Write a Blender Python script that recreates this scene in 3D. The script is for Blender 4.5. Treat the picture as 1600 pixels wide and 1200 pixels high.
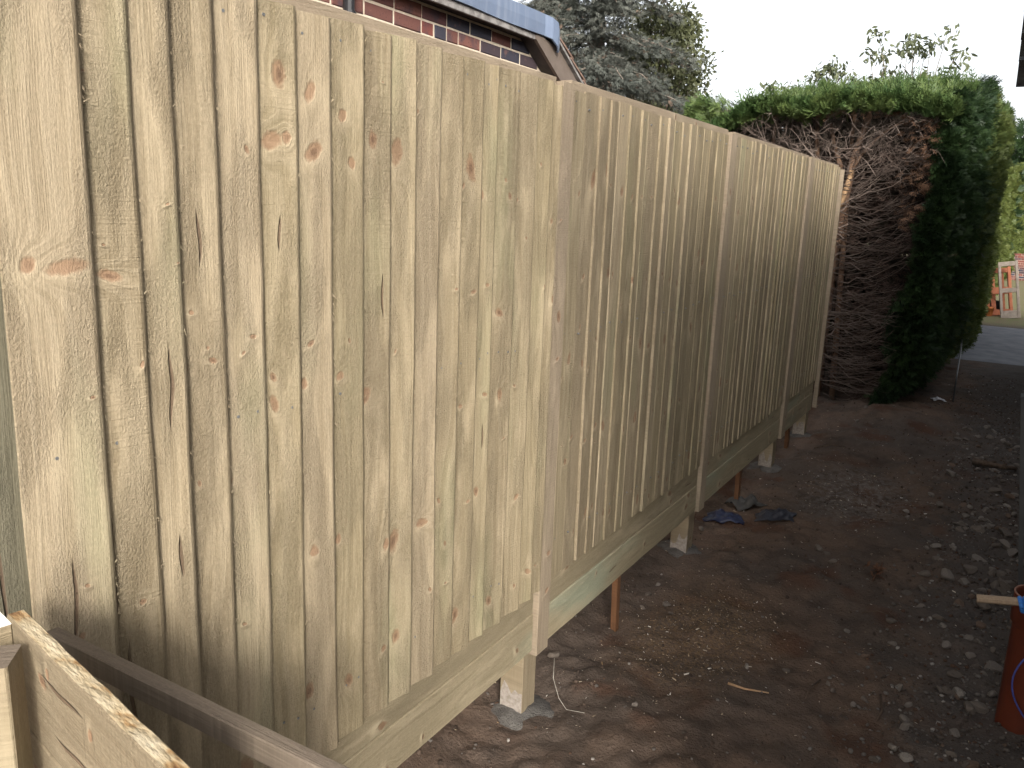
import bpy, bmesh, math, random
import numpy as np
from mathutils import Vector, Matrix, Euler

R_ = math.radians
scene = bpy.context.scene
for o in list(bpy.data.objects):
    bpy.data.objects.remove(o)
random.seed(7)
rng = np.random.default_rng(7)
COL = scene.collection

# ------------------------------------------------------------------ camera
CAMZ = 1.88
cam_d = bpy.data.cameras.new('camera')
cam = bpy.data.objects.new('camera', cam_d)
COL.objects.link(cam)
cam_d.sensor_width = 36.0
cam_d.lens = 28.91
cam_d.clip_start = 0.05
cam_d.clip_end = 2000
right = Vector((0.8530, 0.1410, -0.5020))
cam.matrix_world = Matrix.Identity(4)


def cam_matrix():
    f = 1285.0
    nad = Vector((580 - 800, 6500 - 600, f)).normalized()
    vp = Vector((1598 - 800, 350 - 600, f))
    zw = -nad
    yw = (vp - vp.dot(zw) * zw).normalized()
    xw = yw.cross(zw)
    # rows of R are xw,yw,zw (camera coords x right, y down, z forward)
    cr = Vector((xw[0], yw[0], zw[0]))
    cd = Vector((xw[1], yw[1], zw[1]))
    cf = Vector((xw[2], yw[2], zw[2]))
    m = Matrix.Identity(4)
    for i in range(3):
        m[i][0] = cr[i]
        m[i][1] = -cd[i]
        m[i][2] = -cf[i]
    m[2][3] = CAMZ
    return m


cam.matrix_world = cam_matrix()
scene.camera = cam

# ------------------------------------------------------------------ light
SUN_EL, SUN_AZ = 26.0, 143.0       # azimuth clockwise from +Y
sd = Vector((math.sin(R_(SUN_AZ)) * math.cos(R_(SUN_EL)), math.cos(R_(SUN_AZ)) * math.cos(R_(SUN_EL)), math.sin(R_(SUN_EL))))
world = bpy.data.worlds.new('World')
scene.world = world
world.use_nodes = True
wn = world.node_tree
wn.nodes.clear()
sky = wn.nodes.new('ShaderNodeTexSky')
sky.sky_type = 'NISHITA'
sky.sun_disc = False
sky.sun_elevation = R_(SUN_EL)
sky.sun_rotation = R_(SUN_AZ)
sky.dust_density = 4.0
hs = wn.nodes.new('ShaderNodeHueSaturation')
hs.inputs['Saturation'].default_value = 0.22
bg = wn.nodes.new('ShaderNodeBackground')
bg.inputs['Strength'].default_value = 0.092
wo = wn.nodes.new('ShaderNodeOutputWorld')
wn.links.new(sky.outputs[0], hs.inputs['Color'])
wn.links.new(hs.outputs[0], bg.inputs['Color'])
wn.links.new(bg.outputs[0], wo.inputs[0])
sun_d = bpy.data.lights.new('sun', 'SUN')
sun_d.energy = 1.5
sun_d.angle = R_(11.0)
sun_d.color = (1.0, 0.95, 0.86)
sun = bpy.data.objects.new('sun', sun_d)
COL.objects.link(sun)
sun.rotation_euler = sd.to_track_quat('Z', 'Y').to_euler()
scene.view_settings.view_transform = 'Standard'
scene.view_settings.look = 'None'
scene.view_settings.gamma = 1.0
scene.view_settings.use_curve_mapping = False
scene.view_settings.exposure = 1.88
scene.render.engine = 'CYCLES'
scene.cycles.max_bounces = 6
scene.cycles.diffuse_bounces = 3


# ------------------------------------------------------------------ helpers
def tag(o, label=None, cat=None, group=None, kind=None):
    if label: o['label'] = label
    if cat: o['category'] = cat
    if group: o['group'] = group
    if kind: o['kind'] = kind
    return o


def thing(name, loc, label, cat, group=None, rotz=0.0):
    o = bpy.data.objects.new(name, None)
    o.empty_display_size = 0.1
    o.location = loc
    o.rotation_euler = (0, 0, rotz)
    COL.objects.link(o)
    return tag(o, label, cat, group)


def link(name, me, mat=None, parent=None, loc=(0, 0, 0), rot=(0, 0, 0)):
    o = bpy.data.objects.new(name, me)
    COL.objects.link(o)
    o.location = loc
    o.rotation_euler = rot
    if mat is not None and not me.materials:
        me.materials.append(mat)
    if parent is not None:
        o.parent = parent
    return o


def pymesh(name, v, f, smooth=False):
    me = bpy.data.meshes.new(name)
    me.from_pydata([tuple(map(float, p)) for p in v], [], [tuple(map(int, q)) for q in f])
    me.update()
    if smooth:
        me.polygons.foreach_set('use_smooth', [True] * len(me.polygons))
    return me


def npmesh(name, v, faces, smooth=False):
    """v Nx3 array, faces MxK array (uniform K)"""
    me = bpy.data.meshes.new(name)
    v = np.asarray(v, np.float32)
    faces = np.asarray(faces, np.int32)
    m, k = faces.shape
    me.vertices.add(len(v))
    me.vertices.foreach_set('co', v.ravel())
    me.loops.add(m * k)
    me.loops.foreach_set('vertex_index', faces.ravel())
    me.polygons.add(m)
    me.polygons.foreach_set('loop_start', np.arange(0, m * k, k, dtype=np.int32))
    me.polygons.foreach_set('loop_total', np.full(m, k, np.int32))
    if smooth:
        me.polygons.foreach_set('use_smooth', np.ones(m, bool))
    me.update(calc_edges=True)
    return me


class MB:
    def __init__(s):
        s.v, s.f = [], []

    def add(s, v, f):
        n = len(s.v)
        s.v += [tuple(p) for p in v]
        s.f += [tuple(i + n for i in q) for q in f]
        return s

    def box(s, lo, hi, m=None, jit=0.0, cham=0.0):
        x0, y0, z0 = lo
        x1, y1, z1 = hi
        v = [Vector(p) for p in ((x0, y0, z0), (x1, y0, z0), (x1, y1, z0), (x0, y1, z0), (x0, y0, z1), (x1, y0, z1), (x1, y1, z1), (x0, y1, z1))]
        if jit:
            v = [p + Vector((random.uniform(-jit, jit), random.uniform(-jit, jit), random.uniform(-jit, jit))) for p in v]
        if m is not None:
            v = [m @ p for p in v]
        return s.add(v, [(0, 3, 2, 1), (4, 5, 6, 7), (0, 1, 5, 4), (1, 2, 6, 5), (2, 3, 7, 6), (3, 0, 4, 7)])

    def tube(s, pts, rad, n=6, cap=True):
        pts = [Vector(p) for p in pts]
        if not hasattr(rad, '__len__'):
            rad = [rad] * len(pts)
        rings = []
        up = Vector((0.13, 0.31, 0.94))
        for i, p in enumerate(pts):
            t = (pts[min(i + 1, len(pts) - 1)] - pts[max(i - 1, 0)]).normalized()
            a = t.cross(up)
            if a.length < 1e-3: a = t.cross(Vector((1, 0, 0)))
            a.normalize()
            b = t.cross(a)
            rings.append([p + (a * math.cos(2 * math.pi * k / n) + b * math.sin(2 * math.pi * k / n)) * rad[i] for k in range(n)])
        v = [q for r in rings for q in r]
        f = []
        for i in range(len(pts) - 1):
            for k in range(n):
                f.append((i * n + k, i * n + (k + 1) % n, (i + 1) * n + (k + 1) % n, (i + 1) * n + k))
        if cap:
            f.append(tuple(range(n - 1, -1, -1)))
            f.append(tuple((len(pts) - 1) * n + k for k in range(n)))
        return s.add(v, f)

    def build(s, name, mat, parent=None, loc=(0, 0, 0), rot=(0, 0, 0), smooth=False, bevel=0.0):
        me = pymesh(name, s.v, s.f, smooth)
        if bevel:
            bm = bmesh.new()
            bm.from_mesh(me)
            bmesh.ops.recalc_face_normals(bm, faces=bm.faces)
            bmesh.ops.bevel(bm, geom=list(bm.edges), offset=bevel, segments=1, affect='EDGES')
            bm.to_mesh(me)
            bm.free()
        return link(name, me, mat, parent, loc, rot)


def hash2(ix, iy, seed):
    h = (ix.astype(np.int64) * 374761393 + iy.astype(np.int64) * 668265263 + seed * 1442695041) & 0x7fffffff
    h = ((h ^ (h >> 13)) * 1274126177) & 0x7fffffff
    return ((h ^ (h >> 16)) & 0xffff) / 65535.0


def vnoise(x, y, seed=0):
    ix, iy = np.floor(x), np.floor(y)
    fx, fy = x - ix, y - iy
    fx = fx * fx * (3 - 2 * fx)
    fy = fy * fy * (3 - 2 * fy)
    a = hash2(ix, iy, seed); b = hash2(ix + 1, iy, seed)
    c = hash2(ix, iy + 1, seed); d = hash2(ix + 1, iy + 1, seed)
    return (a * (1 - fx) + b * fx) * (1 - fy) + (c * (1 - fx) + d * fx) * fy - 0.5


def fnoise(x, y, s, oct=4, seed=0):
    r = 0; amp = 1.0
    for k in range(oct):
        r = r + amp * vnoise(x * s + 17.3 * k, y * s - 9.1 * k, seed + k)
        s *= 2.03; amp *= 0.5
    return r


def rand_rot(n, axis):
    """n rotation matrices taking local +Y to axis (n x 3), random roll"""
    axis = axis / np.linalg.norm(axis, axis=1, keepdims=True)
    r = rng.normal(size=(n, 3))
    x = np.cross(axis, r)
    x /= np.linalg.norm(x, axis=1, keepdims=True) + 1e-9
    z = np.cross(x, axis)
    return np.stack([x, axis, z], axis=2)


def scatter(bases, pos, axis, scale, name, mat, parent=None, flat=None):
    """merge transformed copies of base meshes (verts, faces) in one mesh"""
    n = len(pos)
    rot = rand_rot(n, axis)
    if flat is not None:     # choose the roll so the spray's flat side faces 'flat'
        ax = axis / np.linalg.norm(axis, axis=1, keepdims=True)
        z = flat - (flat * ax).sum(1, keepdims=True) * ax
        z /= np.linalg.norm(z, axis=1, keepdims=True) + 1e-9
        x = np.cross(ax, z)
        rot = np.stack([x, ax, z], axis=2)
    rot = rot * scale[:, None, None]
    which = rng.integers(0, len(bases), n)
    V, F = [], []
    off = 0
    for b, (bv, bf) in enumerate(bases):
        idx = np.where(which == b)[0]
        if not len(idx): continue
        v = np.einsum('nij,kj->nki', rot[idx], bv) + pos[idx][:, None, :]
        f = bf[None] + (np.arange(len(idx)) * len(bv))[:, None, None] + off
        V.append(v.reshape(-1, 3)); F.append(f.reshape(-1, bf.shape[1]))
        off += len(idx) * len(bv)
    me = npmesh(name, np.concatenate(V), np.concatenate(F))
    return link(name, me, mat, parent)


# ------------------------------------------------------------------ materials
class NT:
    def __init__(s, name):
        s.mat = bpy.data.materials.new(name)
        s.mat.use_nodes = True
        s.t = s.mat.node_tree
        s.t.nodes.clear()
        s.out = s.t.nodes.new('ShaderNodeOutputMaterial')

    def n(s, typ, **kw):
        nd = s.t.nodes.new(typ)
        for k, v in kw.items():
            setattr(nd, k, v)
        return nd

    def put(s, sock, v):
        if isinstance(v, bpy.types.NodeSocket):
            s.t.links.new(v, sock)
        elif v is not None:
            if hasattr(v, '__len__') and len(v) == 3 and sock.type == 'RGBA':
                v = tuple(v) + (1,)
            sock.default_value = v

    def m(s, op, a, b=None, c=None, clamp=False):
        nd = s.n('ShaderNodeMath', operation=op, use_clamp=clamp)
        s.put(nd.inputs[0], a)
        if b is not None: s.put(nd.inputs[1], b)
        if c is not None: s.put(nd.inputs[2], c)
        return nd.outputs[0]

    def vm(s, op, a, b=None):
        nd = s.n('ShaderNodeVectorMath', operation=op)
        s.put(nd.inputs[0], a)
        if b is not None: s.put(nd.inputs[1], b)
        return nd.outputs[0]

    def sep(s, v):
        nd = s.n('ShaderNodeSeparateXYZ')
        s.put(nd.inputs[0], v)
        return nd.outputs

    def comb(s, x, y, z):
        nd = s.n('ShaderNodeCombineXYZ')
        for i, q in enumerate((x, y, z)): s.put(nd.inputs[i], q)
        return nd.outputs[0]

    def noise(s, vec, scale, detail=2.0, rough=0.5, dim='3D', w=None, color=False):
        nd = s.n('ShaderNodeTexNoise', noise_dimensions=dim)
        if dim != '1D': s.put(nd.inputs['Vector'], vec)
        if w is not None: s.put(nd.inputs['W'], w)
        nd.inputs['Scale'].default_value = scale
        nd.inputs['Detail'].default_value = detail
        nd.inputs['Roughness'].default_value = rough
        return nd.outputs['Color'] if color else nd.outputs[0]

    def ramp(s, fac, stops, interp='LINEAR'):
        nd = s.n('ShaderNodeValToRGB')
        nd.color_ramp.interpolation = interp
        e = nd.color_ramp.elements
        while len(e) < len(stops): e.new(0.5)
        for el, (p, c) in zip(e, stops):
            el.position = p
            el.color = tuple(c) + (1,) if hasattr(c, '__len__') else (c, c, c, 1)
        s.put(nd.inputs[0], fac)
        return nd.outputs[0]

    def mix(s, fac, a, b, mode='MIX'):
        nd = s.n('ShaderNodeMix', data_type='RGBA', blend_type=mode)
        s.put(nd.inputs[0], fac)
        s.put(nd.inputs[6], a)
        s.put(nd.inputs[7], b)
        return nd.outputs[2]

    def sm(s, v, a, b):
        nd = s.n('ShaderNodeMapRange', interpolation_type='SMOOTHSTEP')
        s.put(nd.inputs[0], v)
        nd.inputs[1].default_value = a
        nd.inputs[2].default_value = b
        return nd.outputs[0]

    def bump(s, h, strength, dist, normal=None):
        nd = s.n('ShaderNodeBump')
        nd.inputs['Strength'].default_value = strength
        nd.inputs['Distance'].default_value = dist
        s.put(nd.inputs['Height'], h)
        if normal is not None: s.put(nd.inputs['Normal'], normal)
        return nd.outputs[0]

    def fin(s, color, rough=0.8, normal=None, spec=0.3, metal=0.0, transl=0.0):
        b = s.n('ShaderNodeBsdfPrincipled')
        s.put(b.inputs['Base Color'], color)
        s.put(b.inputs['Roughness'], rough)
        b.inputs['Specular IOR Level'].default_value = spec
        b.inputs['Metallic'].default_value = metal
        if normal is not None: s.put(b.inputs['Normal'], normal)
        sh = b.outputs[0]
        if transl:
            tr = s.n('ShaderNodeBsdfTranslucent')
            s.put(tr.inputs['Color'], color)
            mx = s.n('ShaderNodeMixShader')
            mx.inputs[0].default_value = transl
            s.t.links.new(sh, mx.inputs[1]); s.t.links.new(tr.outputs[0], mx.inputs[2])
            sh = mx.outputs[0]
        s.t.links.new(sh, s.out.inputs[0])
        return s.mat

    def obj(s):
        return s.n('ShaderNodeTexCoord').outputs['Object']

    def pos(s):
        return s.n('ShaderNodeNewGeometry').outputs['Position']

    def rnd(s):
        return s.n('ShaderNodeObjectInfo').outputs['Random']

    def attr(s, name):
        return s.n('ShaderNodeAttribute', attribute_type='OBJECT', attribute_name=name)


def wood_mat(name, light, dark, tint_a, tint_b, nk=6, nc=2, stain=(0.20, 0.22, 0.12), stain_amt=0.35, fuzz=1.0, halo=0.5, tonevar=0.42):
    """sawn timber: u = local y (across), v = local z (along). Knots and pitch streaks come
    from the object's own properties k0.. (u, v, radius) and c0.. (u, v, half length)."""
    t = NT(name)
    ob = t.obj()
    x, u, v = t.sep(ob)
    rnd = t.rnd()
    off = t.m('MULTIPLY', rnd, 57.0)
    offv = t.comb(off, t.m('MULTIPLY', rnd, 23.0), t.m('MULTIPLY', rnd, 91.0))
    p = t.vm('ADD', ob, offv)
    px, pu, pv = t.sep(p)
    # slow warp of the rings
    wv = t.comb(t.m('MULTIPLY', pu, 7.0), t.m('MULTIPLY', pv, 1.1), off)
    warp = t.noise(wv, 1.0, 2.0)
    phase = t.m('ADD', t.m('MULTIPLY', u, 55.0), t.m('MULTIPLY', warp, 9.0))
    # wobble for knot outlines
    wob = t.noise(p, 60.0, 2.0)
    kmask = None; halom = None; core = None
    for k in range(nk):
        ax, ay, arr = t.sep(t.attr('k%d' % k).outputs['Vector'])
        ar = t.m('FRACT', arr)
        asp = t.m('MULTIPLY', t.m('FLOOR', arr), 0.1)
        du = t.m('DIVIDE', t.m('SUBTRACT', u, ax), ar)
        dv = t.m('DIVIDE', t.m('SUBTRACT', v, ay), t.m('MULTIPLY', ar, asp))
        skew = t.m('SUBTRACT', t.m('FRACT', t.m('MULTIPLY', ay, 17.0)), 0.5)
        dv = t.m('ADD', dv, t.m('MULTIPLY', du, skew))
        d2 = t.m('ADD', t.m('MULTIPLY', du, du), t.m('MULTIPLY', dv, dv))
        d2 = t.m('MULTIPLY', d2, t.m('ADD', t.m('MULTIPLY', wob, 1.9), 0.05))
        # rings flow round the knot
        dvl = t.m('MULTIPLY', dv, 0.42)
        g = t.m('EXPONENT', t.m('MULTIPLY', t.m('ADD', t.m('MULTIPLY', t.m('MULTIPLY', du, du), 0.35), t.m('MULTIPLY', dvl, dvl)), -1.0))
        phase = t.m('ADD', phase, t.m('MULTIPLY', g, t.m('MULTIPLY', ar, 190.0)))
        km = t.m('SUBTRACT', 1.0, t.sm(d2, 0.35, 1.35))
        cm = t.m('MULTIPLY', t.m('SUBTRACT', 1.0, t.sm(d2, 0.0, 0.3)), t.sm(t.m('FRACT', t.m('MULTIPLY', ay, 29.0)), 0.3, 0.6))
        # pale fluffy wood on the upper or lower side
        dh = t.m('ADD', dv, 1.1)
        hm = t.m('EXPONENT', t.m('MULTIPLY', t.m('ADD', t.m('MULTIPLY', t.m('MULTIPLY', du, du), 0.5), t.m('MULTIPLY', dh, dh)), -0.55))
        kmask = km if kmask is None else t.m('MAXIMUM', kmask, km)
        core = cm if core is None else t.m('MAXIMUM', core, cm)
        halom = hm if halom is None else t.m('MAXIMUM', halom, hm)
    ring = t.noise(None, 1.0, 3.0, 0.6, dim='1D', w=t.m('ADD', phase, off))
    fib = t.noise(t.comb(t.m('MULTIPLY', px, 200.0), t.m('MULTIPLY', pu, 420.0), t.m('MULTIPLY', pv, 9.0)), 1.0, 2.0)
    big = t.noise(t.comb(px, t.m('MULTIPLY', pu, 5.0), t.m('MULTIPLY', pv, 1.3)), 1.0, 3.0)
    fac = t.m('ADD', t.m('MULTIPLY', t.sm(ring, 0.36, 0.62), 0.6), t.m('MULTIPLY', t.sm(fib, 0.3, 0.7), 0.4))
    col = t.mix(fac, dark, light)
    # tint per board
    col = t.mix(t.m('MULTIPLY', t.sm(rnd, 0.0, 1.0), 0.9), t.mix(0.45, col, tint_a), t.mix(0.45, col, tint_b))
    col = t.mix(t.m('MULTIPLY', t.sm(big, 0.52, 0.75), stain_amt), col, stain)
    tone = t.m('FRACT', t.m('MULTIPLY', rnd, 7.31))
    col = t.mix(t.m('MULTIPLY', tone, tonevar), col, tuple(c * 0.6 for c in dark))
    # long darker streaks following the grain
    strk = t.noise(t.comb(px, t.m('MULTIPLY', pu, 55.0), t.m('MULTIPLY', pv, 1.6)), 1.0, 3.0, 0.65)
    col = t.mix(t.m('MULTIPLY', t.sm(strk, 0.54, 0.75), 0.22), col, tuple(c * 0.8 for c in dark))
    # pale rough patches and sawdust-like fluff
    blot = t.noise(t.comb(px, t.m('MULTIPLY', pu, 14.0), t.m('MULTIPLY', pv, 3.5)), 1.0, 3.0, 0.6)
    col = t.mix(t.m('MULTIPLY', t.sm(blot, 0.48, 0.7), 0.45), col, tuple(min(1, c * 1.22) for c in light))
    fine = t.noise(t.comb(px, t.m('MULTIPLY', pu, 300.0), t.m('MULTIPLY', pv, 120.0)), 1.0, 3.0, 0.7)
    col = t.mix(t.m('MULTIPLY', t.m('SUBTRACT', fine, 0.5), 0.9, clamp=True), col, tuple(min(1, c * 1.5) for c in light))
    col = t.mix(t.m('MULTIPLY', t.m('SUBTRACT', 0.5, fine), 1.1, clamp=True), col, tuple(c * 0.5 for c in dark))
    if kmask is not None:
        col = t.mix(t.m('MULTIPLY', halom, halo * 0.8), col, tuple(min(1, c * 1.25) for c in light))
        col = t.mix(t.m('MULTIPLY', kmask, 0.75), col, t.mix(wob, (0.15, 0.078, 0.042), (0.22, 0.135, 0.082)))
        col = t.mix(t.m('MULTIPLY', core, 0.55), col, (0.07, 0.037, 0.022))
    cr = None
    for k in range(nc):
        ax, ay, al = t.sep(t.attr('c%d' % k).outputs['Vector'])
        bend = t.m('MULTIPLY', t.m('SUBTRACT', t.noise(t.comb(off, 0.0, t.m('MULTIPLY', v, 6.0)), 1.0, 1.0), 0.5), 0.03)
        du = t.m('DIVIDE', t.m('ADD', t.m('SUBTRACT', u, ax), bend), 0.0042)
        dv = t.m('DIVIDE', t.m('SUBTRACT', v, ay), al)
        d2 = t.m('ADD', t.m('MULTIPLY', du, du), t.m('MULTIPLY', dv, dv))
        cmk = t.m('SUBTRACT', 1.0, t.sm(d2, 0.25, 1.0))
        cr = cmk if cr is None else t.m('MAXIMUM', cr, cmk)
    if cr is not None:
        col = t.mix(t.m('MULTIPLY', cr, 0.7), col, (0.085, 0.048, 0.03))
    # relief
    rough = t.noise(t.comb(px, t.m('MULTIPLY', pu, 260.0), t.m('MULTIPLY', pv, 150.0)), 1.0, 4.0, 0.7)
    patch = t.sm(t.noise(t.comb(px, t.m('MULTIPLY', pu, 12.0), t.m('MULTIPLY', pv, 3.0)), 1.0, 2.0), 0.42, 0.62)
    saw = t.noise(t.comb(px, t.m('MULTIPLY', pu, 6.0), t.m('MULTIPLY', pv, 260.0)), 1.0, 1.0)
    h = t.m('MULTIPLY', t.m('MULTIPLY', rough, t.m('ADD', t.m('MULTIPLY', patch, 1.2), 0.25)), 1.0 * fuzz)
    h = t.m('ADD', h, t.m('MULTIPLY', fib, 0.22))
    h = t.m('ADD', h, t.m('MULTIPLY', saw, t.m('MULTIPLY', t.m('FRACT', t.m('MULTIPLY', rnd, 3.7)), 0.38)))
    h = t.m('ADD', h, t.m('MULTIPLY', ring, 0.35))
    if kmask is not None:
        h = t.m('ADD', h, t.m('MULTIPLY', halom, 0.7))
        h = t.m('SUBTRACT', h, t.m('MULTIPLY', kmask, 0.35))
    if cr is not None:
        h = t.m('SUBTRACT', h, t.m('MULTIPLY', cr, 1.5))
    nrm = t.bump(h, 0.9, 0.0055)
    return t.fin(col, 0.78, nrm, spec=0.25)


def set_knots(o, knots, cracks, nk=6, nc=2):
    for k in range(nk):
        o['k%d' % k] = (float(knots[k][0]), float(knots[k][1]), float(round(10 * (knots[k][3] if len(knots[k]) > 3 else random.choice((0.7, 0.9, 1.2, 1.4, 1.7)))) + knots[k][2])) if k < len(knots) else (50.0, 50.0, 10.01)
    for k in range(nc):
        o['c%d' % k] = tuple(map(float, cracks[k])) if k < len(cracks) else (50.0, 50.0, 0.1)


M = {}
M['board'] = wood_mat('featherboard_timber', (0.288, 0.236, 0.160), (0.168, 0.129, 0.077), (0.222, 0.185, 0.110), (0.268, 0.215, 0.152))
M['strip'] = wood_mat('cover_strip_timber', (0.255, 0.205, 0.15), (0.175, 0.135, 0.092), (0.225, 0.18, 0.128), (0.235, 0.186, 0.135), fuzz=0.5, stain_amt=0.1, tonevar=0.12)
M['gravel'] = wood_mat('gravel_board_timber', (0.28, 0.235, 0.16), (0.18, 0.145, 0.09), (0.23, 0.195, 0.12), (0.26, 0.215, 0.14), stain=(0.23, 0.27, 0.20), stain_amt=0.6, fuzz=0.5, halo=1.0)
M['post'] = wood_mat('post_timber', (0.215, 0.172, 0.118), (0.145, 0.112, 0.072), (0.19, 0.155, 0.102), (0.19, 0.155, 0.102), nk=2, nc=1, fuzz=0.4)
M['oldpost'] = wood_mat('weathered_timber', (0.145, 0.13, 0.09), (0.085, 0.075, 0.05), (0.12, 0.11, 0.075), (0.12, 0.11, 0.075), nk=2, nc=1, fuzz=0.5)
M['rail'] = wood_mat('brown_rail_timber', (0.165, 0.132, 0.10), (0.11, 0.085, 0.064), (0.15, 0.118, 0.09), (0.15, 0.118, 0.09), nk=2, nc=1, fuzz=0.25, stain_amt=0.1)
M['peg'] = wood_mat('orange_stake_timber', (0.13, 0.062, 0.03), (0.08, 0.037, 0.018), (0.12, 0.056, 0.025), (0.115, 0.052, 0.024), nk=0, nc=0, fuzz=0.3, stain_amt=0.0)
M['plank'] = wood_mat('bin_plank_timber', (0.225, 0.182, 0.122), (0.145, 0.108, 0.066), (0.19, 0.152, 0.095), (0.205, 0.165, 0.11), nk=4, nc=2, fuzz=0.3)


def simple(name, c1, c2, scale=8.0, rough=0.7, bump=0.3, bd=0.004, spec=0.3, metal=0.0, transl=0.0, detail=4.0):
    t = NT(name)
    ob = t.obj()
    nz = t.noise(ob, scale, detail, 0.6)
    col = t.mix(t.sm(nz, 0.3, 0.7), c1, c2)
    nr = t.bump(t.noise(ob, scale * 6, 3.0), bump, bd) if bump else None
    return t.fin(col, rough, nr, spec=spec, metal=metal, transl=transl)


def endgrain():
    t = NT('sawn_edge')
    ob = t.obj()
    x, u, v = t.sep(ob)
    nz = t.noise(t.comb(t.m('MULTIPLY', x, 30), t.m('MULTIPLY', u, 60.0), t.m('MULTIPLY', v, 14.0)), 1.0, 3.0, 0.65)
    sp = t.noise(t.comb(t.m('MULTIPLY', x, 200), t.m('MULTIPLY', u, 200.0), t.m('MULTIPLY', v, 60.0)), 1.0, 2.0)
    col = t.ramp(nz, [(0.30, (0.10, 0.045, 0.022)), (0.40, (0.24, 0.15, 0.07)), (0.5, (0.34, 0.27, 0.17)), (0.75, (0.43, 0.37, 0.27))])
    return t.fin(col, 0.85, t.bump(t.m('ADD', nz, t.m('MULTIPLY', sp, 0.6)), 0.8, 0.006), spec=0.2)


M['sawn'] = endgrain()
M['paleend'] = simple('pale_cut_end', (0.62, 0.60, 0.55), (0.74, 0.73, 0.70), 40, 0.85)
M['nail'] = simple('galvanised_nail', (0.10, 0.10, 0.10), (0.17, 0.17, 0.17), 200, 0.6, 0, metal=0.3)
M['concrete'] = simple('concrete_collar', (0.045, 0.040, 0.037), (0.095, 0.088, 0.08), 25, 0.95, 0.8, 0.01)
M['pipe'] = simple('terracotta_plastic', (0.105, 0.024, 0.011), (0.08, 0.019, 0.010), 10, 0.45, 0.05)
M['bluerope'] = simple('blue_rope', (0.04, 0.20, 0.60), (0.03, 0.14, 0.45), 120, 0.6, 0.5, 0.002)
M['bluecord'] = simple('dark_blue_cord', (0.06, 0.08, 0.30), (0.05, 0.06, 0.22), 60, 0.6, 0)
M['stick'] = wood_mat('stick_timber', (0.40, 0.30, 0.21), (0.28, 0.20, 0.13), (0.36, 0.27, 0.19), (0.36, 0.27, 0.19), nk=0, nc=0, fuzz=0.3, stain_amt=0.1)
M['tarp'] = simple('blue_tarp', (0.006, 0.009, 0.030), (0.011, 0.016, 0.048), 12, 0.4, 0.4, 0.004)
M['blackrag'] = simple('black_plastic', (0.012, 0.013, 0.02), (0.025, 0.026, 0.035), 20, 0.5, 0.4)
M['greyrag'] = simple('grey_cloth', (0.035, 0.034, 0.032), (0.06, 0.057, 0.054), 30, 0.9, 0.5)
M['lead'] = None
M['render'] = simple('house_render', (0.34, 0.31, 0.27), (0.40, 0.37, 0.32), 3, 0.9, 0.3)
M['metalgrey'] = simple('grey_board', (0.05, 0.05, 0.05), (0.07, 0.07, 0.068), 6, 0.8, 0.1)
M['black'] = simple('black_downpipe_plastic', (0.010, 0.010, 0.012), (0.02, 0.02, 0.022), 10, 0.35, 0)
M['twig'] = simple('twig_bark', (0.05, 0.034, 0.024), (0.10, 0.068, 0.047), 40, 0.9, 0.4)
M['whitetwig'] = simple('pale_root', (0.26, 0.235, 0.20), (0.36, 0.335, 0.29), 40, 0.9, 0.2)
M['bright_chip'] = simple('plastic_scrap', (0.30, 0.30, 0.32), (0.42, 0.42, 0.45), 30, 0.3, 0.3)


def lead_mat():
    t = NT('lead_flashing')
    ob = t.obj()
    a = t.noise(ob, 3.0, 4.0, 0.6)
    x, y, z = t.sep(ob)
    st = t.noise(t.comb(t.m('MULTIPLY', x, 8), t.m('MULTIPLY', y, 14), t.m('MULTIPLY', z, 1.5)), 1.0, 3.0)
    col = t.mix(a, (0.095, 0.125, 0.19), (0.135, 0.17, 0.24))
    col = t.mix(t.m('MULTIPLY', t.sm(st, 0.5, 0.75), 0.35), col, (0.27, 0.30, 0.35))
    return t.fin(col, 0.6, t.bump(t.noise(ob, 6.0, 3.0), 0.35, 0.02), spec=0.4)


M['lead'] = lead_mat()


def brick_mat():
    t = NT('house_brick')
    rnd = t.rnd()
    ob = t.obj()
    off = t.comb(t.m('MULTIPLY', rnd, 40.0), t.m('MULTIPLY', rnd, 71.0), 0.0)
    p = t.vm('ADD', ob, off)
    base = t.ramp(rnd, [(0.0, (0.118, 0.052, 0.043)), (0.18, (0.15, 0.066, 0.053)), (0.34, (0.095, 0.045, 0.045)), (0.50, (0.145, 0.048, 0.038)), (0.60, (0.08, 0.048, 0.054)), (0.72, (0.036, 0.036, 0.050)), (0.9, (0.05, 0.036, 0.042))], 'CONSTANT')
    nz = t.noise(p, 14.0, 5.0, 0.65)
    blue = t.sm(t.noise(p, 9.0, 3.0), 0.52, 0.68)
    col = t.mix(t.m('MULTIPLY', blue, 0.6), base, (0.045, 0.038, 0.05))
    col = t.mix(t.m('MULTIPLY', t.sm(nz, 0.55, 0.75), 0.4), col, (0.25, 0.12, 0.09))
    sp = t.sm(t.noise(p, 90.0, 2.0), 0.64, 0.72)
    col = t.mix(t.m('MULTIPLY', sp, 0.6), col, (0.02, 0.018, 0.02))
    return t.fin(col, 0.85, t.bump(t.noise(p, 70.0, 5.0, 0.7), 0.6, 0.004), spec=0.25)


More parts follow.
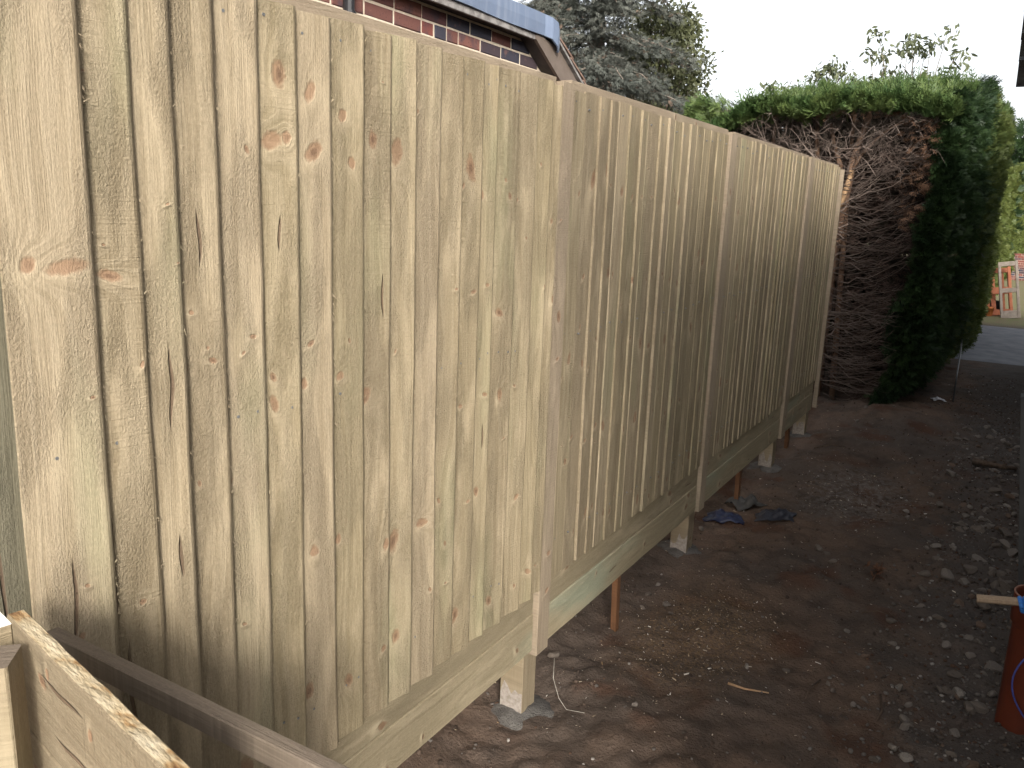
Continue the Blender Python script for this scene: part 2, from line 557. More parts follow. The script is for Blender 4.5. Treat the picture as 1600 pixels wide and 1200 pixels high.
M['brick'] = brick_mat()
M['mortar'] = simple('cream_mortar', (0.50, 0.42, 0.32), (0.60, 0.52, 0.42), 40, 0.95, 0.8, 0.004)
M['fascia'] = simple('grey_peeling_fascia', (0.11, 0.10, 0.095), (0.25, 0.235, 0.225), 18, 0.85, 0.4)
M['barge'] = simple('brown_painted_board', (0.11, 0.086, 0.07), (0.145, 0.115, 0.096), 9, 0.7, 0.2)
M['soffit'] = simple('dark_soffit', (0.035, 0.03, 0.028), (0.06, 0.05, 0.045), 9, 0.8, 0.2)
M['tile'] = simple('brown_roof_tile', (0.12, 0.075, 0.055), (0.20, 0.13, 0.10), 14, 0.85, 0.4)
M['darktile'] = simple('dark_roof_tile', (0.045, 0.045, 0.055), (0.085, 0.09, 0.085), 16, 0.7, 0.3)


def leaf_mat(name, c1, c2, c3, scale=3.0, transl=0.3, rough=0.55):
    t = NT(name)
    p = t.pos()
    isl = t.n('ShaderNodeNewGeometry').outputs['Random Per Island']
    nz = t.noise(p, scale, 3.0)
    col = t.mix(t.sm(nz, 0.35, 0.65), c1, c2)
    col = t.mix(t.m('MULTIPLY', isl, 0.55), col, c3)
    return t.fin(col, rough, spec=0.3, transl=transl)


M['hedge'] = leaf_mat('leylandii_green', (0.018, 0.036, 0.013), (0.035, 0.064, 0.018), (0.011, 0.025, 0.012))
M['hedge_sun_tint'] = leaf_mat('leylandii_sun_tint', (0.055, 0.078, 0.020), (0.095, 0.115, 0.030), (0.035, 0.055, 0.017))  # sunlight on the far side foliage is put into this brighter colour
M['hedge_top'] = leaf_mat('leylandii_fresh_green', (0.055, 0.098, 0.028), (0.12, 0.16, 0.048), (0.028, 0.060, 0.024))
M['hedge_brown'] = leaf_mat('leylandii_dead_brown', (0.06, 0.045, 0.035), (0.10, 0.078, 0.062), (0.04, 0.03, 0.024), transl=0.1, rough=0.8)
M['hedge_mat'] = leaf_mat('matted_dead_twigs', (0.05, 0.031, 0.024), (0.08, 0.052, 0.040), (0.03, 0.019, 0.015), transl=0.0, rough=0.9)
M['hedge_inner'] = leaf_mat('shaded_inner_sprays', (0.022, 0.018, 0.013), (0.03, 0.026, 0.016), (0.015, 0.013, 0.010), transl=0.0, rough=0.9)  # shade of the hedge interior is put into this near-black colour
M['hedge_rust'] = leaf_mat('leylandii_rust', (0.14, 0.072, 0.04), (0.19, 0.11, 0.068), (0.09, 0.05, 0.032), transl=0.2, rough=0.8)
M['lowhedge'] = leaf_mat('sunny_hedge_green', (0.075, 0.098, 0.022), (0.105, 0.12, 0.032), (0.045, 0.066, 0.016))
M['cedar'] = leaf_mat('cedar_needles', (0.075, 0.083, 0.071), (0.108, 0.112, 0.096), (0.05, 0.055, 0.048), 1.2, 0.15, 0.7)
M['cedar_rust'] = leaf_mat('cedar_rust', (0.12, 0.085, 0.062), (0.16, 0.11, 0.08), (0.085, 0.068, 0.055), 1.2, 0.1, 0.8)
M['oak'] = leaf_mat('olive_leaves', (0.065, 0.072, 0.032), (0.10, 0.105, 0.05), (0.04, 0.048, 0.025), 1.5, 0.3)
M['bay'] = leaf_mat('drooping_leaves', (0.10, 0.115, 0.06), (0.145, 0.16, 0.088), (0.07, 0.083, 0.048), 3.0, 0.35)
M['bark'] = simple('red_brown_bark', (0.10, 0.058, 0.038), (0.18, 0.11, 0.072), 18, 0.9, 0.6, 0.01)
M['palebark'] = simple('peeled_pale_bark', (0.28, 0.17, 0.09), (0.36, 0.24, 0.14), 14, 0.8, 0.4, 0.006)
M['greybark'] = simple('grey_bark', (0.13, 0.105, 0.085), (0.21, 0.18, 0.15), 10, 0.9, 0.6, 0.015)
M['deadtwig'] = leaf_mat('dead_twig', (0.10, 0.073, 0.06), (0.185, 0.146, 0.125), (0.045, 0.031, 0.025), 5.0, 0.0, 0.9)


def stone_mat():
    t = NT('flint_stone')
    rnd = t.rnd()
    ob = t.obj()
    p = t.vm('ADD', ob, t.comb(t.m('MULTIPLY', rnd, 30.0), 0.0, 0.0))
    base = t.ramp(rnd, [(0.0, (0.12, 0.103, 0.09)), (0.35, (0.17, 0.152, 0.138)), (0.6, (0.088, 0.076, 0.068)), (0.75, (0.185, 0.168, 0.15)), (0.88, (0.12, 0.077, 0.056)), (0.95, (0.26, 0.24, 0.215))], 'CONSTANT')
    nz = t.noise(p, 30.0, 4.0, 0.65)
    col = t.mix(t.sm(nz, 0.35, 0.7), base, (0.10, 0.075, 0.055))
    return t.fin(col, 0.85, t.bump(t.noise(p, 60.0, 4.0), 0.5, 0.006), spec=0.25)


M['stone'] = stone_mat()


def chip_mat(name, stops):
    t = NT(name)
    isl = t.n('ShaderNodeNewGeometry').outputs['Random Per Island']
    col = t.ramp(isl, stops, 'CONSTANT')
    return t.fin(col, 0.9, spec=0.2)


M['grit'] = chip_mat('loose_grit', [(0.0, (0.055, 0.043, 0.035)), (0.3, (0.085, 0.073, 0.064)), (0.6, (0.11, 0.098, 0.088)), (0.8, (0.065, 0.038, 0.026)), (0.95, (0.22, 0.20, 0.18))])
M['crumb'] = chip_mat('soil_crumb', [(0.0, (0.050, 0.034, 0.025)), (0.4, (0.075, 0.053, 0.040)), (0.75, (0.035, 0.025, 0.019))])
M['chips'] = chip_mat('pale_wood_chips', [(0.0, (0.40, 0.32, 0.22)), (0.4, (0.55, 0.48, 0.38)), (0.7, (0.30, 0.20, 0.11)), (0.85, (0.68, 0.64, 0.58))])


def ground_mat():
    t = NT('bare_soil')
    p = t.pos()
    x, y, z = t.sep(p)
    big = t.noise(p, 0.9, 4.0, 0.6)
    mid = t.noise(p, 5.0, 5.0, 0.65)
    fine = t.noise(p, 60.0, 4.0, 0.7)
    col = t.mix(t.sm(big, 0.38, 0.62), (0.105, 0.070, 0.050), (0.074, 0.056, 0.045))
    col = t.mix(t.m('MULTIPLY', t.sm(mid, 0.45, 0.7), 0.7), col, (0.038, 0.028, 0.022))
    col = t.mix(t.m('MULTIPLY', t.sm(t.noise(p, 2.3, 3.0), 0.55, 0.68), 0.75), col, (0.070, 0.032, 0.018))
    # dusty rubble strip on the right
    col = t.mix(t.m('MULTIPLY', t.sm(t.m('ADD', x, t.m('MULTIPLY', t.m('SUBTRACT', mid, 0.5), 0.8)), -0.35, 0.1), 0.75), col, (0.068, 0.059, 0.053))
    # grey dust patch around (-0.75, 5.9)
    dx = t.m('ADD', x, 0.72); dy = t.m('SUBTRACT', y, 5.9)
    d = t.m('SQRT', t.m('ADD', t.m('MULTIPLY', dx, t.m('MULTIPLY', dx, 3.5)), t.m('MULTIPLY', dy, dy)))
    dust = t.m('MULTIPLY', t.m('SUBTRACT', 1.0, t.sm(d, 0.2, 1.0)), t.sm(t.noise(p, 26.0, 4.0, 0.7), 0.42, 0.62))
    col = t.mix(t.m('MULTIPLY', dust, 0.8), col, (0.15, 0.13, 0.115))
    # yellow sawdust patch around (-1.0, 3.4)
    dx = t.m('ADD', x, 1.0); dy = t.m('SUBTRACT', y, 3.45)
    d = t.m('SQRT', t.m('ADD', t.m('MULTIPLY', dx, t.m('MULTIPLY', dx, 2.5)), t.m('MULTIPLY', dy, dy)))
    saw = t.m('MULTIPLY', t.m('SUBTRACT', 1.0, t.sm(d, 0.15, 0.75)), t.sm(t.noise(p, 70.0, 4.0, 0.75), 0.45, 0.62))
    col = t.mix(t.m('MULTIPLY', saw, 0.75), col, (0.17, 0.11, 0.055))
    sp = t.sm(t.noise(p, 140.0, 2.0), 0.70, 0.76)
    col = t.mix(t.m('MULTIPLY', sp, 0.5), col, (0.22, 0.19, 0.15))
    col = t.mix(t.m('MULTIPLY', t.m('SUBTRACT', 0.5, fine), 1.2, clamp=True), col, (0.014, 0.010, 0.008))
    # thin rough grass and dry earth beyond the drive
    far = t.sm(y, 17.4, 18.6)
    grass = t.mix(t.sm(mid, 0.35, 0.65), (0.15, 0.115, 0.075), (0.13, 0.14, 0.06))
    col = t.mix(far, col, grass)
    h = t.m('ADD', t.m('MULTIPLY', fine, 0.6), t.m('MULTIPLY', mid, 0.8))
    return t.fin(col, 0.92, t.bump(h, 1.0, 0.022), spec=0.2)


M['ground'] = ground_mat()
M['path'] = simple('grey_drive', (0.075, 0.08, 0.094), (0.135, 0.14, 0.155), 3.5, 0.75, 0.4, 0.01)


# ------------------------------------------------------------------ ground
def axis_vals(lo, hi, step, far, ratio=1.35):
    mid = np.arange(lo, hi + 1e-6, step)
    a = []; s = step; p = lo
    while p > -far:
        s *= ratio; p -= s; a.append(p)
    b = []; s = step; p = hi
    while p < far:
        s *= ratio; p += s; b.append(p)
    return np.array(a[::-1] + list(mid) + b)


def ground_h(x, y):
    x = np.asarray(x, float); y = np.asarray(y, float)
    near = np.clip((13.0 - y) / 1.5, 0, 1) * np.clip((y + 1.0) / 1.0, 0, 1) * np.clip((1.6 - x) / .4, 0, 1) * np.clip((x + 4.5) / 1.0, 0, 1)
    h = 0.055 * fnoise(x, y, 0.9, 3, 3) + 0.038 * fnoise(x, y, 4.2, 3, 11) + 0.028 * fnoise(x, y, 15.0, 3, 23)
    # lumpier at the right and mounded spoil near the hedge
    h = h + np.clip((x + 0.5) * 0.8, 0, 1) * 0.02 * np.abs(fnoise(x, y, 9.0, 3, 31)) * 2
    h = h + 0.10 * np.exp(-((x + 0.75) ** 2 / 0.16 + (y - 8.6) ** 2 / 0.5))
    h = h + 0.04 * np.exp(-((x + 0.0) ** 2 / 0.05 + (y - 7.1) ** 2 / 0.3))
    # slightly scooped out below the fence
    h = h - 0.05 * np.exp(-((x + 1.45) ** 2 / 0.05)) + 0.012
    return h * near


gx = axis_vals(-2.1, 0.6, 0.022, 600)
gy1 = np.arange(1.4, 6.0, 0.022)
gy = np.concatenate([np.array([-600, -300, -150, -70, -30, -15, -8, -4, -2, -1, -.5, 0, .4, .8, 1.1]), gy1, np.arange(6.0, 13.6, 0.05), np.array([14, 15, 16, 17, 18, 20, 23, 27, 32, 40, 55, 80, 120, 200, 350, 600])])
GX, GY = np.meshgrid(gx, gy)
GZ = ground_h(GX, GY)
nx, ny = len(gx), len(gy)
idx = np.arange(nx * ny).reshape(ny, nx)
gf = np.stack([idx[:-1, :-1], idx[:-1, 1:], idx[1:, 1:], idx[1:, :-1]], -1).reshape(-1, 4)
ground = link('ground', npmesh('ground', np.stack([GX, GY, GZ], -1).reshape(-1, 3), gf, True), M['ground'])
tag(ground, kind='structure')


def gz(x, y):
    return float(ground_h(np.array([x]), np.array([y]))[0])


# grey drive crossing beyond the hedge
pb = MB()
pv, pf = [], []
ys = np.linspace(12.9, 17.6, 12)
for i, yy in enumerate(ys):
    for j, xx in enumerate(np.linspace(-0.55, 9.0, 12)):
        e = (0.25 * fnoise(np.array([xx]), np.array([yy]), 1.3, 3, 5)[0]) if i in (0, 11) else 0
        pv.append((xx, yy + e, 0.006))
for i in range(11):
    for j in range(11):
        a = i * 12 + j
        pf.append((a, a + 1, a + 13, a + 12))
path = link('path', pymesh('path', pv, pf), M['path'])
tag(path, kind='structure')

# ------------------------------------------------------------------ timber fence
FX = -1.343
fence = thing('timber_fence', (FX, 0.6, 0), 'tall new feather edge timber fence along the bare soil path', 'fence')
F0 = Vector((FX, 0.6, 0))
TOPZ = CAMZ + 0.383
BOTZ = CAMZ - 1.375


def fpart(o, loc):
    o.parent = fence
    o.location = Vector(loc) - F0
    return o


def board_mesh(name, w, hgt, flip, t_thin=0.006, t_thick=0.016, lean=0.008, splinter=10):
    """origin bottom centre; local y across (thick edge at +y, or -y when flipped), z up, x outwards"""
    n = 22
    s = -1 if flip else 1
    bow = random.uniform(-0.0025, 0.0025); bow2 = random.uniform(-0.002, 0.002)
    ph = random.uniform(0, 6)
    wane = random.random() < 0.35
    rd_ = 0.011 if not flip else 0.004
    rows = []
    j1 = j2 = 0.0
    for i in range(n + 1):
        z = hgt * i / n
        c = bow * math.sin(math.pi * i / n) + bow2 * math.sin(2 * math.pi * i / n + ph)
        j1 = 0.6 * j1 + random.uniform(-0.0012, 0.0012)
        j2 = 0.6 * j2 + random.uniform(-0.0014, 0.0014)
        tw = 0.0012 * math.sin(ph + 3.0 * i / n)
        cup = 0.0008 * math.sin(ph * 2 + 5 * i / n)
        if wane: j2 -= 0.0006 * abs(math.sin(ph + 9 * i / n))
        a, b = -w / 2 + j1, w / 2 + j2
        prof = [(0.0, a), (t_thin, a), (t_thin + (lean + t_thick - t_thin) * .33 + cup, a + w * .33), (t_thin + (lean + t_thick - t_thin) * .7 + cup, a + w * .7), (lean + t_thick + tw, b - rd_), (lean + t_thick - 0.0016 + tw, b - rd_ * .45), (lean + t_thick - .0045 + tw, b - .0006), (lean, b)]
        rows.append([(px, s * (py + c), z) for px, py in prof])
    k = 8
    # slightly crooked saw cut at both ends
    for e in (0, n):
        sl = random.uniform(-0.02, 0.02)
        rows[e] = [(x, y, z + sl * y + random.uniform(-0.0006, 0.0006)) for x, y, z in rows[e]]
    v = [p for r in rows for p in r]
    f = []
    for i in range(n):
        for q in range(k):
            a, b2, c2, d = i * k + q, i * k + (q + 1) % k, (i + 1) * k + (q + 1) % k, (i + 1) * k + q
            f.append((a, b2, c2, d) if not flip else (d, c2, b2, a))
    bot = tuple(range(k)); topf = tuple(n * k + q for q in range(k))
    f.append(tuple(reversed(bot)) if not flip else bot)
    f.append(topf if not flip else tuple(reversed(topf)))
    # torn fibres along the thick edge
    for _ in range(splinter):
        i = random.randint(0, n - 1)
        z0 = hgt * (i + random.random()) / n
        L = random.uniform(0.004, 0.016)
        x0 = lean + t_thick - random.uniform(0.001, 0.006)
        y0 = s * (w / 2 - 0.0015)
        up = random.choice((-1, 1))
        o = len(v)
        wd = random.uniform(0.0006, 0.0016)
        tip = (x0 + random.uniform(-0.002, 0.004), y0 + s * random.uniform(0.1, 0.8) * L, z0 + up * L * random.uniform(.4, 1))
        v += [(x0 - wd, y0, z0 - wd), (x0 + wd, y0, z0 + wd), tip, (x0, y0, z0 + 2.2 * wd)]
        f += [(o, o + 1, o + 2), (o + 1, o + 3, o + 2), (o + 3, o, o + 2)]
    return pymesh(name, v, f)


# boards: far edges measured along the fence (first panel), then three further panels
E1 = [0.684, 0.823, 0.917, 0.992, 1.089, 1.189, 1.290, 1.395, 1.500, 1.597, 1.694, 1.800, 1.899, 1.992, 2.080, 2.194, 2.300, 2.385, 2.452]


def spaced(a, b, n):
    e = np.linspace(a, b, n + 1)
    e[1:-1] += rng.uniform(-0.019, 0.019, n - 1)
    return list(e)


E2 = spaced(2.548, 4.285, 18)
E3 = spaced(4.395, 6.155, 18)
E4 = spaced(6.285, 7.335, 11)
# heights (above the ground) where neighbouring boards share a ring of knots
rows_z = [0.62, 0.98, 1.34, 1.62, 1.95]
knot_special = {
    0: ([(0.022, 1.755, 0.034, 0.45), (-0.035, 1.76, .012, 1.2), (0.0, 1.10, .007)], []),
    1: ([(0.0, 1.735, 0.024, 0.4), (0.0, 0.80, 0.008), (0.02, 1.12, .007)], [(-0.030, 1.22, 0.13), (-0.01, 0.95, 0.11)]),
    2: ([(0.0, 0.84, 0.007)], [(0.02, 1.52, 0.09), (0.022, 1.18, 0.05)]),
    3: ([(-0.03, 1.55, 0.010), (0.03, 1.56, 0.009)], []),
    5: ([(0.02, 2.12, 0.016), (0.0, 1.99, 0.026), (0.035, 2.0, 0.011), (-0.01, 1.50, 0.009), (-0.008, 1.44, 0.011)], []),
    6: ([(0.01, 2.10, 0.013), (0.015, 1.975, 0.021), (0.0, 1.56, 0.010), (-0.02, 1.47, 0.009), (0.0, 1.06, 0.012), (-.02, .70, .014)], []),
    7: ([(0.0, 2.06, 0.012), (0.025, 1.96, 0.010), (-0.01, 1.47, 0.012), (-0.02, 1.06, 0.010), (0.01, 0.66, 0.015)], []),
}


def add_board(y0, y1, flip, first_idx, base_z, top_z):
    under = 0.028
    lo, hi = (y0 - under, y1) if not flip else (y0, y1 + under)
    w = hi - lo
    zb = base_z + random.uniform(-0.004, 0.004)
    zt = top_z + random.uniform(-0.006, 0.004)
    me = board_mesh('board', w, zt - zb, flip, splinter=random.choice((10, 20, 38)) if y1 < 2.6 else 4, t_thick=random.uniform(0.017, 0.021) if not flip else random.choice((0.007, 0.009, 0.011, 0.014)), lean=random.uniform(0.007, 0.012) if not flip else random.uniform(0.0, 0.005))
    o = link('board', me, M['board'])
    fpart(o, (FX, (lo + hi) / 2, zb))
    o.rotation_euler = (random.uniform(-0.002, 0.002), 0, 0)
    kn, crk = [], []
    if first_idx in knot_special:
        kn = [(q[0], q[1] - zb) + tuple(q[2:]) for q in knot_special[first_idx][0]]
        crk = [(u, v - zb, l) for u, v, l in knot_special[first_idx][1]]
    else:
        for rz in rows_z:
            if random.random() < 0.78:
                r = random.choice((0.006, 0.008, 0.010, 0.012, 0.015, 0.019))
                kn.append((random.uniform(-0.045, 0.05), rz - zb + random.uniform(-0.05, 0.05) + 0.03 * math.sin(y0 * 5), r))
    while len(kn) < 6:
        kn.append((random.uniform(-0.05, 0.05), random.uniform(0.1, zt - zb - .1), random.uniform(0.003, 0.0055)))
    if not crk and random.random() < 0.3:
        crk.append((random.uniform(-0.03, 0.04), random.uniform(0.2, 1.6), random.uniform(0.03, 0.10)))
    set_knots(o, kn[:6], crk)
    return o


bi = 0
for i in range(len(E1) - 1):
    add_board(E1[i] + (0.0 if i else 0.028), E1[i + 1], False, bi, BOTZ, TOPZ - 0.004 + 0.002 * (i / 18)); bi += 1
for E, top in ((E2, TOPZ + 0.002), (E3, TOPZ + 0.012), (E4, TOPZ + 0.014)):
    for i in range(len(E) - 1):
        add_board(E[i], E[i + 1] - (0.0 if i < len(E) - 2 else 0.028), True, 99, BOTZ + (0.0 if E is not E4 else 0.0), top)


def beam(name, sx, sy, L, mat, jit=0.0, seg=10, bev=0.002):
    """length along local z, width along local y, thickness along local x (0..sx)"""
    v, f = [], []
    for i in range(seg + 1):
        z = L * i / seg
        a = random.uniform(-jit, jit); b = random.uniform(-jit, jit)
        prof = [(0, -sy / 2 + bev + a), (0, sy / 2 - bev + b), (bev, sy / 2 + b), (sx - bev, sy / 2 + b), (sx, sy / 2 - bev + b), (sx, -sy / 2 + bev + a), (sx - bev, -sy / 2 + a), (bev, -sy / 2 + a)]
        v += [(x, y, z) for x, y in prof]
    k = 8
    for i in range(seg):
        for q in range(k):
            f.append((i * k + q, i * k + (q + 1) % k, (i + 1) * k + (q + 1) % k, (i + 1) * k + q))
    f.append(tuple(reversed(range(k)))); f.append(tuple(seg * k + q for q in range(k)))
    me = pymesh(name, v, f)
    bm = bmesh.new(); bm.from_mesh(me); bmesh.ops.recalc_face_normals(bm, faces=bm.faces); bm.to_mesh(me); bm.free()
    return me


def rk(o, n, w, L, rr=(0.006, 0.014), nk=6, nc=2, cracks=0):
    set_knots(o, [(random.uniform(-w * .4, w * .4), random.uniform(0.05, L - .05), random.uniform(*rr)) for _ in range(n)], [(random.uniform(-w * .3, w * .3), random.uniform(0.1, L), random.uniform(.03, .08)) for _ in range(cracks)], nk, nc)


ALONG = Matrix.Rotation(R_(-90), 4, 'X').to_euler()   # local z -> world +y, local y -> world -z... keeps x outwards
# gravel boards: two courses per bay
bays = [(0.46, 2.455), (2.545, 4.288), (4.392, 6.158), (6.282, 7.30)]
Z2, Z1, Z0 = CAMZ - 1.335, CAMZ - 1.487, CAMZ - 1.640
drop = {0: 0.03, 1: 0.03, 2: 0.0, 3: -0.03}
for b, (y0, y1) in enumerate(bays):
    for c, (za, zb2) in enumerate(((Z1 + 0.001, Z2), (Z0, Z1 - 0.001))):
        L = y1 - y0 - 0.003
        th = 0.028 if c == 0 else 0.0305
        me = beam('gravel_board', th, zb2 - za, L, M['gravel'], jit=0.0012, seg=14, bev=0.003)
        o = link('gravel_board', me, M['gravel'])
        fpart(o, (FX - 0.0295, y0 + 0.0015, (za + zb2) / 2 + (0.012 if b == 0 else 0.0)))
        o.rotation_euler = ALONG
        rk(o, 4, 0.15, L, (0.008, 0.018), cracks=1)
    # closing the joints: bay 0 sags slightly like in the picture

# cover strips and posts
for y0, y1 in ((2.457, 2.545), (4.292, 4.388), (6.162, 6.278)):
    zb = Z0 - 0.004
    me = beam('cover_strip', 0.051, y1 - y0, TOPZ + 0.012 - zb, M['strip'], jit=0.0006, seg=16, bev=0.0025)
    o = link('cover_strip', me, M['strip'])
    fpart(o, (FX - 0.0305, (y0 + y1) / 2, zb))
    rk(o, 5, 0.08, 1.9, (0.007, 0.014))
posts = [2.505, 4.345, 6.225, 7.345]
for k, py in enumerate(posts):
    zb = gz(FX - .08, py) - 0.12
    me = beam('post', 0.10, 0.10, TOPZ - 0.05 - zb, M['post'], jit=0.0004, seg=8, bev=0.003)
    o = link('post', me, M['post'])
    fpart(o, (FX - 0.132, py, zb))
    rk(o, 2, 0.09, 1.5, nk=2, nc=1)
    # concrete collar the post is set in
    n = 14
    v, f = [], []
    for r_i, (rad, hz) in enumerate(((0.20, -0.05), (0.15, -0.005), (0.11, 0.014), (0.052, 0.03))):
        for a in range(n):
            th = 2 * math.pi * a / n
            rr = rad * random.uniform(0.72, 1.2)
            v.append((rr * math.cos(th), rr * math.sin(th), hz + random.uniform(-0.008, 0.008)))
    for r_i in range(3):
        for a in range(n):
            f.append((r_i * n + a, r_i * n + (a + 1) % n, (r_i + 1) * n + (a + 1) % n, (r_i + 1) * n + a))
    f.append(tuple(3 * n + a for a in range(n)))
    co = link('concrete_footing', pymesh('concrete_footing', v, f, True), M['concrete'])
    co.parent = o
    co.location = (0.05, 0.0, 0.12 - 0.004)
# mortar-white splash on each visible foot of the posts, a thin skin of cement
    sp = []
    sf = []
    nn = 7
    for a in range(nn):
        yy = -0.048 + 0.096 * a / (nn - 1)
        sp += [(yy, 0.0), (yy, random.uniform(0.05, 0.14))]
    vv = [(0.052 + 0.05 * 0 + y, -0.0515, 0.12 + z) for y, z in sp]
    for a in range(nn - 1):
        sf.append((2 * a, 2 * a + 2, 2 * a + 3, 2 * a + 1))
    cs = link('cement_smear', pymesh('cement_smear', vv, sf), simple('cement_smear%d' % k, (0.17, 0.145, 0.12), (0.26, 0.23, 0.205), 60, 0.95))
    cs.parent = o
# the older post the fence starts from
zb = -0.1
me = beam('post', 0.09, 0.235, TOPZ + 0.1 - zb, M['oldpost'], jit=0.001, seg=14, bev=0.004)
o = link('post', me, M['oldpost'])
fpart(o, (FX - 0.092, 0.61, zb))
tag(o, label='wide weathered grey-green post at the near end')
set_knots(o, [(0.05, 1.2, .012), (0.02, 1.75, .014)], [(0.03, 1.4, .2)], 2, 1)

# rails behind the boards and the thin rail showing along the top
for (zc, hh) in ((TOPZ + 0.024, 0.055), (CAMZ - 0.46, 0.075), (CAMZ - 1.22, 0.075)):
    for (y0, y1) in ((0.72, 2.45), (2.56, 4.29), (4.40, 6.17), (6.28, 7.29)):
        L = y1 - y0
        me = beam('rail', 0.045, hh, L, M['strip'], jit=0.0006, seg=6)
        o = link('rail', me, M['strip'])
        dz = 0.0 if y0 < 2 or zc < 1.9 else 0.006
        fpart(o, (FX - 0.0465, y0, zc - (hh / 2 if zc > 1.9 else 0) + dz))
        o.rotation_euler = ALONG
        rk(o, 3, hh, L)
# closing stile at the far end of the fence
me = beam('end_batten', 0.036, 0.03, TOPZ - BOTZ + 0.26, M['strip'], seg=10)
o = link('end_batten', me, M['strip'])
fpart(o, (FX - 0.006, 7.385, BOTZ - 0.26))
rk(o, 3, 0.03, 1.6)

# nails along the rails (tiny, joined)
nb = MB()
for E, fl in ((E1, False), (E2, True), (E3, True), (E4, True)):
    for i in range(len(E) - 1):
        for zc in (TOPZ - 0.045, CAMZ - 0.445, CAMZ - 1.225):
            for q in ((0.35, 0.8) if not fl else (0.25,)):
                yy = E[i] + (E[i + 1] - E[i]) * q + random.uniform(-.01, .01)
                fr = q if not fl else 1 - q
                xx = FX + 0.006 + (0.019 if not fl else 0.010) * (0.2 + 0.8 * fr) + 0.0012
                z = zc + random.uniform(-0.012, 0.012)
                r = 0.0034
                v = [(xx, yy + r * math.cos(a * math.pi / 3), z + r * math.sin(a * math.pi / 3)) for a in range(6)] + [(xx - 0.006, yy + r * math.cos(a * math.pi / 3), z + r * math.sin(a * math.pi / 3)) for a in range(6)]
                nb.add(v, [tuple(range(6))] + [(a, (a + 1) % 6, 6 + (a + 1) % 6, 6 + a) for a in range(6)])
o = nb.build('nails', M['nail'])
fpart(o, (0, 0, 0)); o.location = -F0
tag(o, kind='stuff')

# short pegs under the gravel boards
for k, (px, py, w, lean, lab) in enumerate(((FX - 0.012, 3.315, 0.036, 0.0, 'orange timber peg under the fence between the two nearest posts'),
                                         (FX - 0.03, 5.35, 0.05, 0.0, 'orange timber peg under the fence behind the grey rag'),
                                         (FX - 0.06, 6.86, 0.06, 0.0, 'orange timber peg beneath the last bay of the fence'))):
    zb = gz(px, py) - 0.08
    me = beam('timber_peg', 0.028, w, (0.40 if k == 0 else 0.34) - zb - 0.06, M['peg'], jit=0.0006, seg=5, bev=0.002)
    o = link('timber_peg', me, M['peg'], loc=(px - 0.03, py, zb), rot=(R_(1.5), R_(-1), 0))
    tag(o, lab, 'peg', 'orange pegs under the fence')

# ------------------------------------------------------------------ timber bin at the near left
bin_o = thing('timber_bin', (-1.1, 0.55, 0), 'timber compost bin of stacked planks at the near end of the fence', 'compost bin')
B0 = Vector((-1.1, 0.55, 0))
pa, pb_ = Vector((-1.158, 0.580, 0)), Vector((-0.672, 0.491, 0))
dirv = (pb_ - pa).normalized()
ang = math.atan2(dirv.y, dirv.x)
ztop = CAMZ - 0.60
Lp = (pb_ - pa).length
for k in range(7):
    hh = 0.16
    zc = ztop - 0.08 - k * 0.163
    if k == 0:
        hh, zc = 0.16, ztop - 0.08
    me = beam('plank', 0.024, hh, Lp, M['plank'], jit=0.0015, seg=16, bev=0.002)
    me.materials.append(M['plank'])
    me.materials.append(M['sawn'])
    if k == 0:
        # fibrous sawn top edge
        for p_ in me.polygons:
            if p_.normal.y < -0.8 and len(p_.vertices) == 4: p_.material_index = 1
    o = link('plank', me)
    o.parent = bin_o
    # local z -> along dirv ; local y -> down ; local x -> towards the camera side
    zx = dirv; yx = Vector((0, 0, -1)); xx = yx.cross(zx)
    mm = Matrix((xx, yx, zx)).transposed().to_4x4()
    mm.translation = Vector((pa.x, pa.y, zc)) - B0
    o.matrix_local = mm
    o.matrix_parent_inverse = Matrix.Identity(4)
    rk(o, 4, 0.15, Lp, (0.006, 0.010), nk=4, nc=2, cracks=2)
# corner post with a pale cut end, and its grey-brown neighbour in front
me = beam('batten', 0.024, 0.085, ztop - 0.006, M['plank'], seg=8, bev=0.002)
me.materials.append(M['board']); me.materials.append(M['paleend'])
for p_ in me.polygons:
    if p_.normal.z > 0.8: p_.material_index = 1
o = link('batten', me); o.parent = bin_o
# thickness (local x) towards the camera, width (local y) along the plank
bx = Vector((dirv.y, -dirv.x, 0)); bz = Vector((0, 0, 1)); by = bz.cross(bx)
mm = Matrix((bx, by, bz)).transposed().to_4x4()
mm.translation = Vector((-1.184, 0.5605, 0)) - B0
o.matrix_local = mm
rk(o, 2, 0.07, 1.1, nk=6, nc=2)
me = beam('side_post', 0.06, 0.06, ztop - 0.002, M['plank'], seg=8, bev=0.003)
me.materials.append(M['plank']); me.materials.append(M['rail'])
for p_ in me.polygons:
    if p_.normal.z > 0.8: p_.material_index = 1
o = link('side_post', me); o.parent = bin_o
o.location = Vector((-1.071, 0.488 - 0.042, 0)) - B0
o.rotation_euler = (0, 0, R_(45))
o.location = Vector((-1.071 - 0.030 * 0.7071, 0.486 - 0.030 * 0.7071, 0)) - B0
rk(o, 2, 0.05, 1.1, nk=4, nc=2)
me = beam('corner_post', 0.06, 0.06, ztop - 0.10, M['plank'], seg=8, bev=0.003)
o = link('corner_post', me, M['plank']); o.parent = bin_o
o.location = Vector((-0.74, 0.545, 0)) - B0
rk(o, 2, 0.07, 1.1, nk=4, nc=2)
